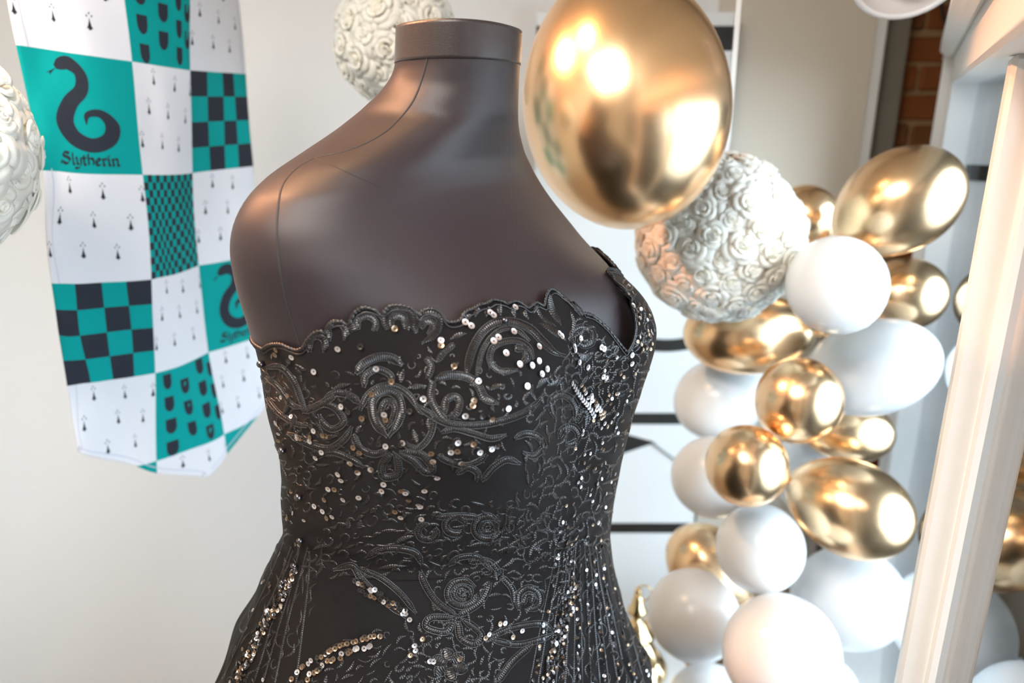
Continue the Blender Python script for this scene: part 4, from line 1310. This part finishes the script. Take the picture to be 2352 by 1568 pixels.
# long corded lines running down the folds of the skirt
for k in range(15):
    x0 = 1278 + k * 9.0; x1 = 1215 + k * 20.5
    pts = [(x0, 1236 + 4 * abs(k - 7)), (x0 + (x1 - x0) * 0.22 + 4 * math.sin(k), 1330), (x0 + (x1 - x0) * 0.58, 1440), (x1 + (x1 - x0) * 0.35, 1690)]
    sewn('', pts, 7 if k % 3 else 4.5, 'flat', join=J)
for k in range(6):
    x0 = 652 + k * 13 + 5 * math.sin(k * 2.1); x1 = 505 + k * 34 + 9 * math.sin(k * 1.3)
    pts = [(x0, 1245 + 9 * (k % 3)), (x0 + (x1 - x0) * 0.3 + 7 * math.sin(k * 3), 1350), (x0 + (x1 - x0) * 0.65 - 6 * math.sin(k * 2), 1460), (x1 + (x1 - x0) * 0.35, 1690)]
    sewn('', pts, 5.5, 'flat', join=J)
fo = set_parent(mesh_obj('fine_embroidery', np.concatenate(J[0]), np.concatenate(J[1]), M['thread'], smooth=False), gown)
fo['kind'] = 'stuff'

# ------------------------------------------------------------------ sequins
def sequin_mesh(mat):
    seg = 12
    V = []
    for r, z in ((1.0, 0.10), (0.62, 0.0), (0.24, -0.03)):
        for k in range(seg):
            a = 2 * math.pi * k / seg
            V.append((r * math.cos(a), r * math.sin(a), z))
    F = [tuple(f) for f in grid_faces(3, seg, wrap_v=True)]
    me = bpy.data.meshes.new('sequin')
    me.from_pydata(V, [], F)
    me.materials.append(mat)
    return me
SEQ = {k: sequin_mesh(M[k]) for k in ('sequin', 'sequin_dim_warm', 'sequin_unlit')}
seq_list = []      # (px, py, kind, radius px, tilt)
P8 = [(1283,410),(1313,430),(1412,362),(1428,375),(1540,335),(1533,460),(1453,490),(1430,508),(1493,570),(1662,537),(1661,610),(1563,628),(1625,633),(1702,650),(1676,678),(1603,740),(1767,470),(1780,482),
 (1877,492),(1844,534),(1848,551),(1870,613),(1915,637),(2000,543),(1986,535),(1996,685),(2012,690),(2145,575),(2145,618),(2152,325)]
for x, y in P8: seq_list.append((*E8([(x, y)])[0], 'sequin', 7.0, 0.06))
P8b = [(1160,502),(1160,530),(918,440),(628,540),(742,530),(505,660),(310,545),(305,570),(390,583),(375,605),(825,645),(905,712),(805,776),(648,842),(680,868),(868,882),(875,908),(753,902),(1070,803),
 (998,866),(1353,713),(1330,812),(1325,840),(1288,890),(1375,890),(1505,852),(1422,905),(1230,632),(967,1026),(952,1036),(232,676),(235,810),(265,838),(310,925),(337,948),(420,995),(432,1005),(488,1003),
 (485,1020),(490,942),(505,967),(552,990),(572,992),(545,1077),(497,1083),(515,1105),(710,1053),(740,1077),(690,1130),(840,1035),(876,1047),(800,1168),(733,1178),(1247,1028),(1215,1050),(1213,1077),
 (1247,1072),(1328,1035),(1420,1060),(1450,1045),(1360,1077),(1263,1130),(1110,1082),(1118,1120),(890,1140),(630,1190)]
for k, (x, y) in enumerate(P8b): seq_list.append((*E8([(x, y)])[0], ('sequin', 'sequin_dim_warm', 'sequin_dim_warm', 'sequin', 'sequin_unlit')[k % 5], 6.2, 0.15))
PA = [(920,130),(912,163),(1005,160),(1028,172),(1122,160),(1045,205),(1095,230),(1100,240),(977,265),(1108,302),(1005,293),(757,25),(855,55),(792,70),(697,82),(708,108),(645,153),(675,155),(795,195),(720,205),
 (627,207),(577,240),(618,265),(640,300),(665,290),(1303,20),(1165,15),(1185,95),(1985,323),(1840,720),(1858,765),(1607,862),(1495,830),(1520,825),(1440,880),(1425,898),(1708,835),(1775,930),(1110,905),
 (1070,935),(1075,960),(1050,985),(1150,1015),(1166,1018),(1298,1005),(1890,1100),(2235,1085),(1560,895)]
for k, (x, y) in enumerate(PA): seq_list.append((*EA([(x, y)])[0], 'sequin_dim_warm' if k % 3 == 2 else 'sequin', 6.4, 0.18))
rs_ = random.Random(5)
def seq_line(p, n, kinds, r=6.2, jit=3.0, tilt=0.2):
    C = spline(p, n=n)
    for x, y in C:
        seq_list.append((x + rs_.uniform(-jit, jit), y + rs_.uniform(-jit, jit), rs_.choice(kinds), r, tilt))
seq_line(E8([(1832, 722), (1880, 795), (1915, 835), (1948, 888)]), 13, ['sequin'], 6.6, 0.6, 0.05)
seq_line(E8([(1930, 780), (1965, 835), (2000, 890)]), 9, ['sequin', 'sequin', 'sequin_dim_warm'], 6.4, 1.5, 0.12)
seq_line(E8([(1880, 730), (1960, 850), (2010, 950)]), 11, ['sequin_dim_warm', 'sequin'], 6, 2.5, 0.25)
W2, WW, WD3 = ['sequin', 'sequin_dim_warm'], ['sequin_dim_warm', 'sequin_dim_warm', 'sequin', 'sequin_unlit'], ['sequin_dim_warm', 'sequin_unlit', 'sequin']
seq_line(EA([(455, 1120), (520, 1040), (620, 985), (720, 930), (830, 905), (895, 890)]), 24, W2 + ['sequin_dim_warm', 'sequin_unlit'], 6.2, 3.5, 0.2)
seq_line(EA([(500, 1128), (580, 1065), (660, 1010), (760, 965), (860, 935)]), 20, WW, 6.4, 3.5, 0.2)
seq_line(EA([(770, 620), (850, 650), (940, 700), (1030, 770)]), 16, WD3, 6, 4, 0.25)
seq_line(EA([(800, 660), (900, 710), (1000, 760), (1050, 800)]), 14, WD3, 6, 4, 0.25)
n_main = len(seq_list)
# rows of overlapping sequins down the left fold, the right folds, and loose ones
for off_ in (-14, 0, 13):
    seq_line(EA([(470 + off_ * .3, 570), (410 + off_, 690), (330 + off_, 830), (250 + off_ * 1.2, 980), (180 + off_ * 1.4, 1128)]), 64, ['sequin_unlit', 'sequin_dim_warm', 'sequin_unlit', 'sequin_dim_warm', 'sequin'], 4.7, 4, 0.8)
for k in range(9):
    x0 = 1285 + k * 15; x1 = 1225 + k * 33
    seq_line([(x0, 1240), (x0 + (x1 - x0) * 0.3, 1350), (x1, 1566), (x1 + (x1 - x0) * 0.3, 1670)], 40, ['sequin', 'sequin_dim_warm', 'sequin_unlit', 'sequin_unlit', 'sequin_unlit'], 4.6, 4, 0.7)
for off_ in (-9, 0, 9):
    seq_line([(1318 + off_, 1340), (1290 + off_, 1440), (1252 + off_ * 1.3, 1566)], 34, WW + ['sequin_unlit', 'sequin_unlit'], 4.8, 4, 0.6)
for _ in range(55):
    t = rs_.random(); y = 810 + t * 750
    x = np.interp(y, LC[:, 0], LC[:, 1]) + rs_.uniform(6, 60 + 50 * max(0, (y - 1230) / 300))
    seq_list.append((x, y, rs_.choice(W2 + ['sequin_unlit']), 4.8, 0.4))
for _ in range(130):
    y = rs_.uniform(640, 1250)
    x = np.interp(y, RC_DRESS[:, 0], RC_DRESS[:, 1]) - rs_.uniform(4, 120 if y > 810 else 45)
    seq_list.append((x, y, rs_.choice(W2), 4.8, 0.35))
SJ = ([], [], [])
base_ring = np.array([v.co[:] for v in SEQ['sequin'].vertices]); base_f = np.array([list(p.vertices) for p in SEQ['sequin'].polygons])
n_seq = 0
order = list(range(len(seq_list)))
for q in order:
    x, y, kind, r, tilt = seq_list[q]
    loc, nr, idx, dist = cast(x, y, bvh_gown)
    if loc is None: continue
    nr = np.array(nr); loc = np.array(loc)
    if nr @ (loc - CAMP) > 0: nr = -nr
    vd = (loc - CAMP) / np.linalg.norm(loc - CAMP)
    if abs(nr @ vd) < 0.2: continue
    nr = nr + np.array([rs_.uniform(-tilt, tilt) for _ in range(3)])
    nr /= np.linalg.norm(nr)
    R3 = frame_to(nr); s = r * PXM
    pos = loc + nr * 0.0020
    if n_seq < 300:
        o = bpy.data.objects.new('sequin', SEQ[kind])
        COL.objects.link(o)
        o.parent = gown
        o.matrix_parent_inverse = Matrix.Translation(gown.location).inverted()
        mw = Matrix([[*(R3[0] * s), pos[0]], [*(R3[1] * s), pos[1]], [*(R3[2] * s), pos[2]], [0, 0, 0, 1]])
        o.matrix_basis = mw
        n_seq += 1
    else:
        SJ[1].append(base_f + sum(len(a) for a in SJ[0])); SJ[0].append(base_ring @ (R3 * s).T + pos)
        SJ[2].append(np.full(len(base_f), {'sequin': 0, 'sequin_dim_warm': 1, 'sequin_unlit': 2}[kind]))
if SJ[0]:
    o = set_parent(mesh_obj('small_sequins', np.concatenate(SJ[0]), np.concatenate(SJ[1]), mats=[M['sequin'], M['sequin_dim_warm'], M['sequin_unlit']], fmat=np.concatenate(SJ[2]), smooth=False), gown)
    o['kind'] = 'stuff'
print('sequins', n_seq, len(SJ[0]))

# round beads and pin heads
bm = bmesh.new(); bmesh.ops.create_uvsphere(bm, u_segments=16, v_segments=10, radius=1.0)
for f in bm.faces: f.smooth = True
bead_me = bpy.data.meshes.new('bead'); bm.to_mesh(bead_me); bm.free(); bead_me.materials.append(M['bead'])
BEADS = [(592, 831, 8.5), (654, 1031, 8), (691, 1138, 9), (694, 1237, 7.5), (681, 1299, 7.5), (654, 1336, 6.5), (651, 1346, 6.5), (652, 1364, 5.5), (1155, 739, 6.5), (662, 1332, 5)]
for x, y, r in BEADS:
    loc, nr, idx, dist = cast(x, y, bvh_gown)
    if loc is None:
        loc, nr, idx, dist = cast(x + 14, y + 2, bvh_gown)
    nr = np.array(nr); loc = np.array(loc)
    if nr @ (loc - CAMP) > 0: nr = -nr
    o = bpy.data.objects.new('bead', bead_me); COL.objects.link(o); o.parent = gown
    o.matrix_parent_inverse = Matrix.Translation(gown.location).inverted()
    o.location = tuple(loc + nr * 0.003); o.scale = (r * PXM,) * 3
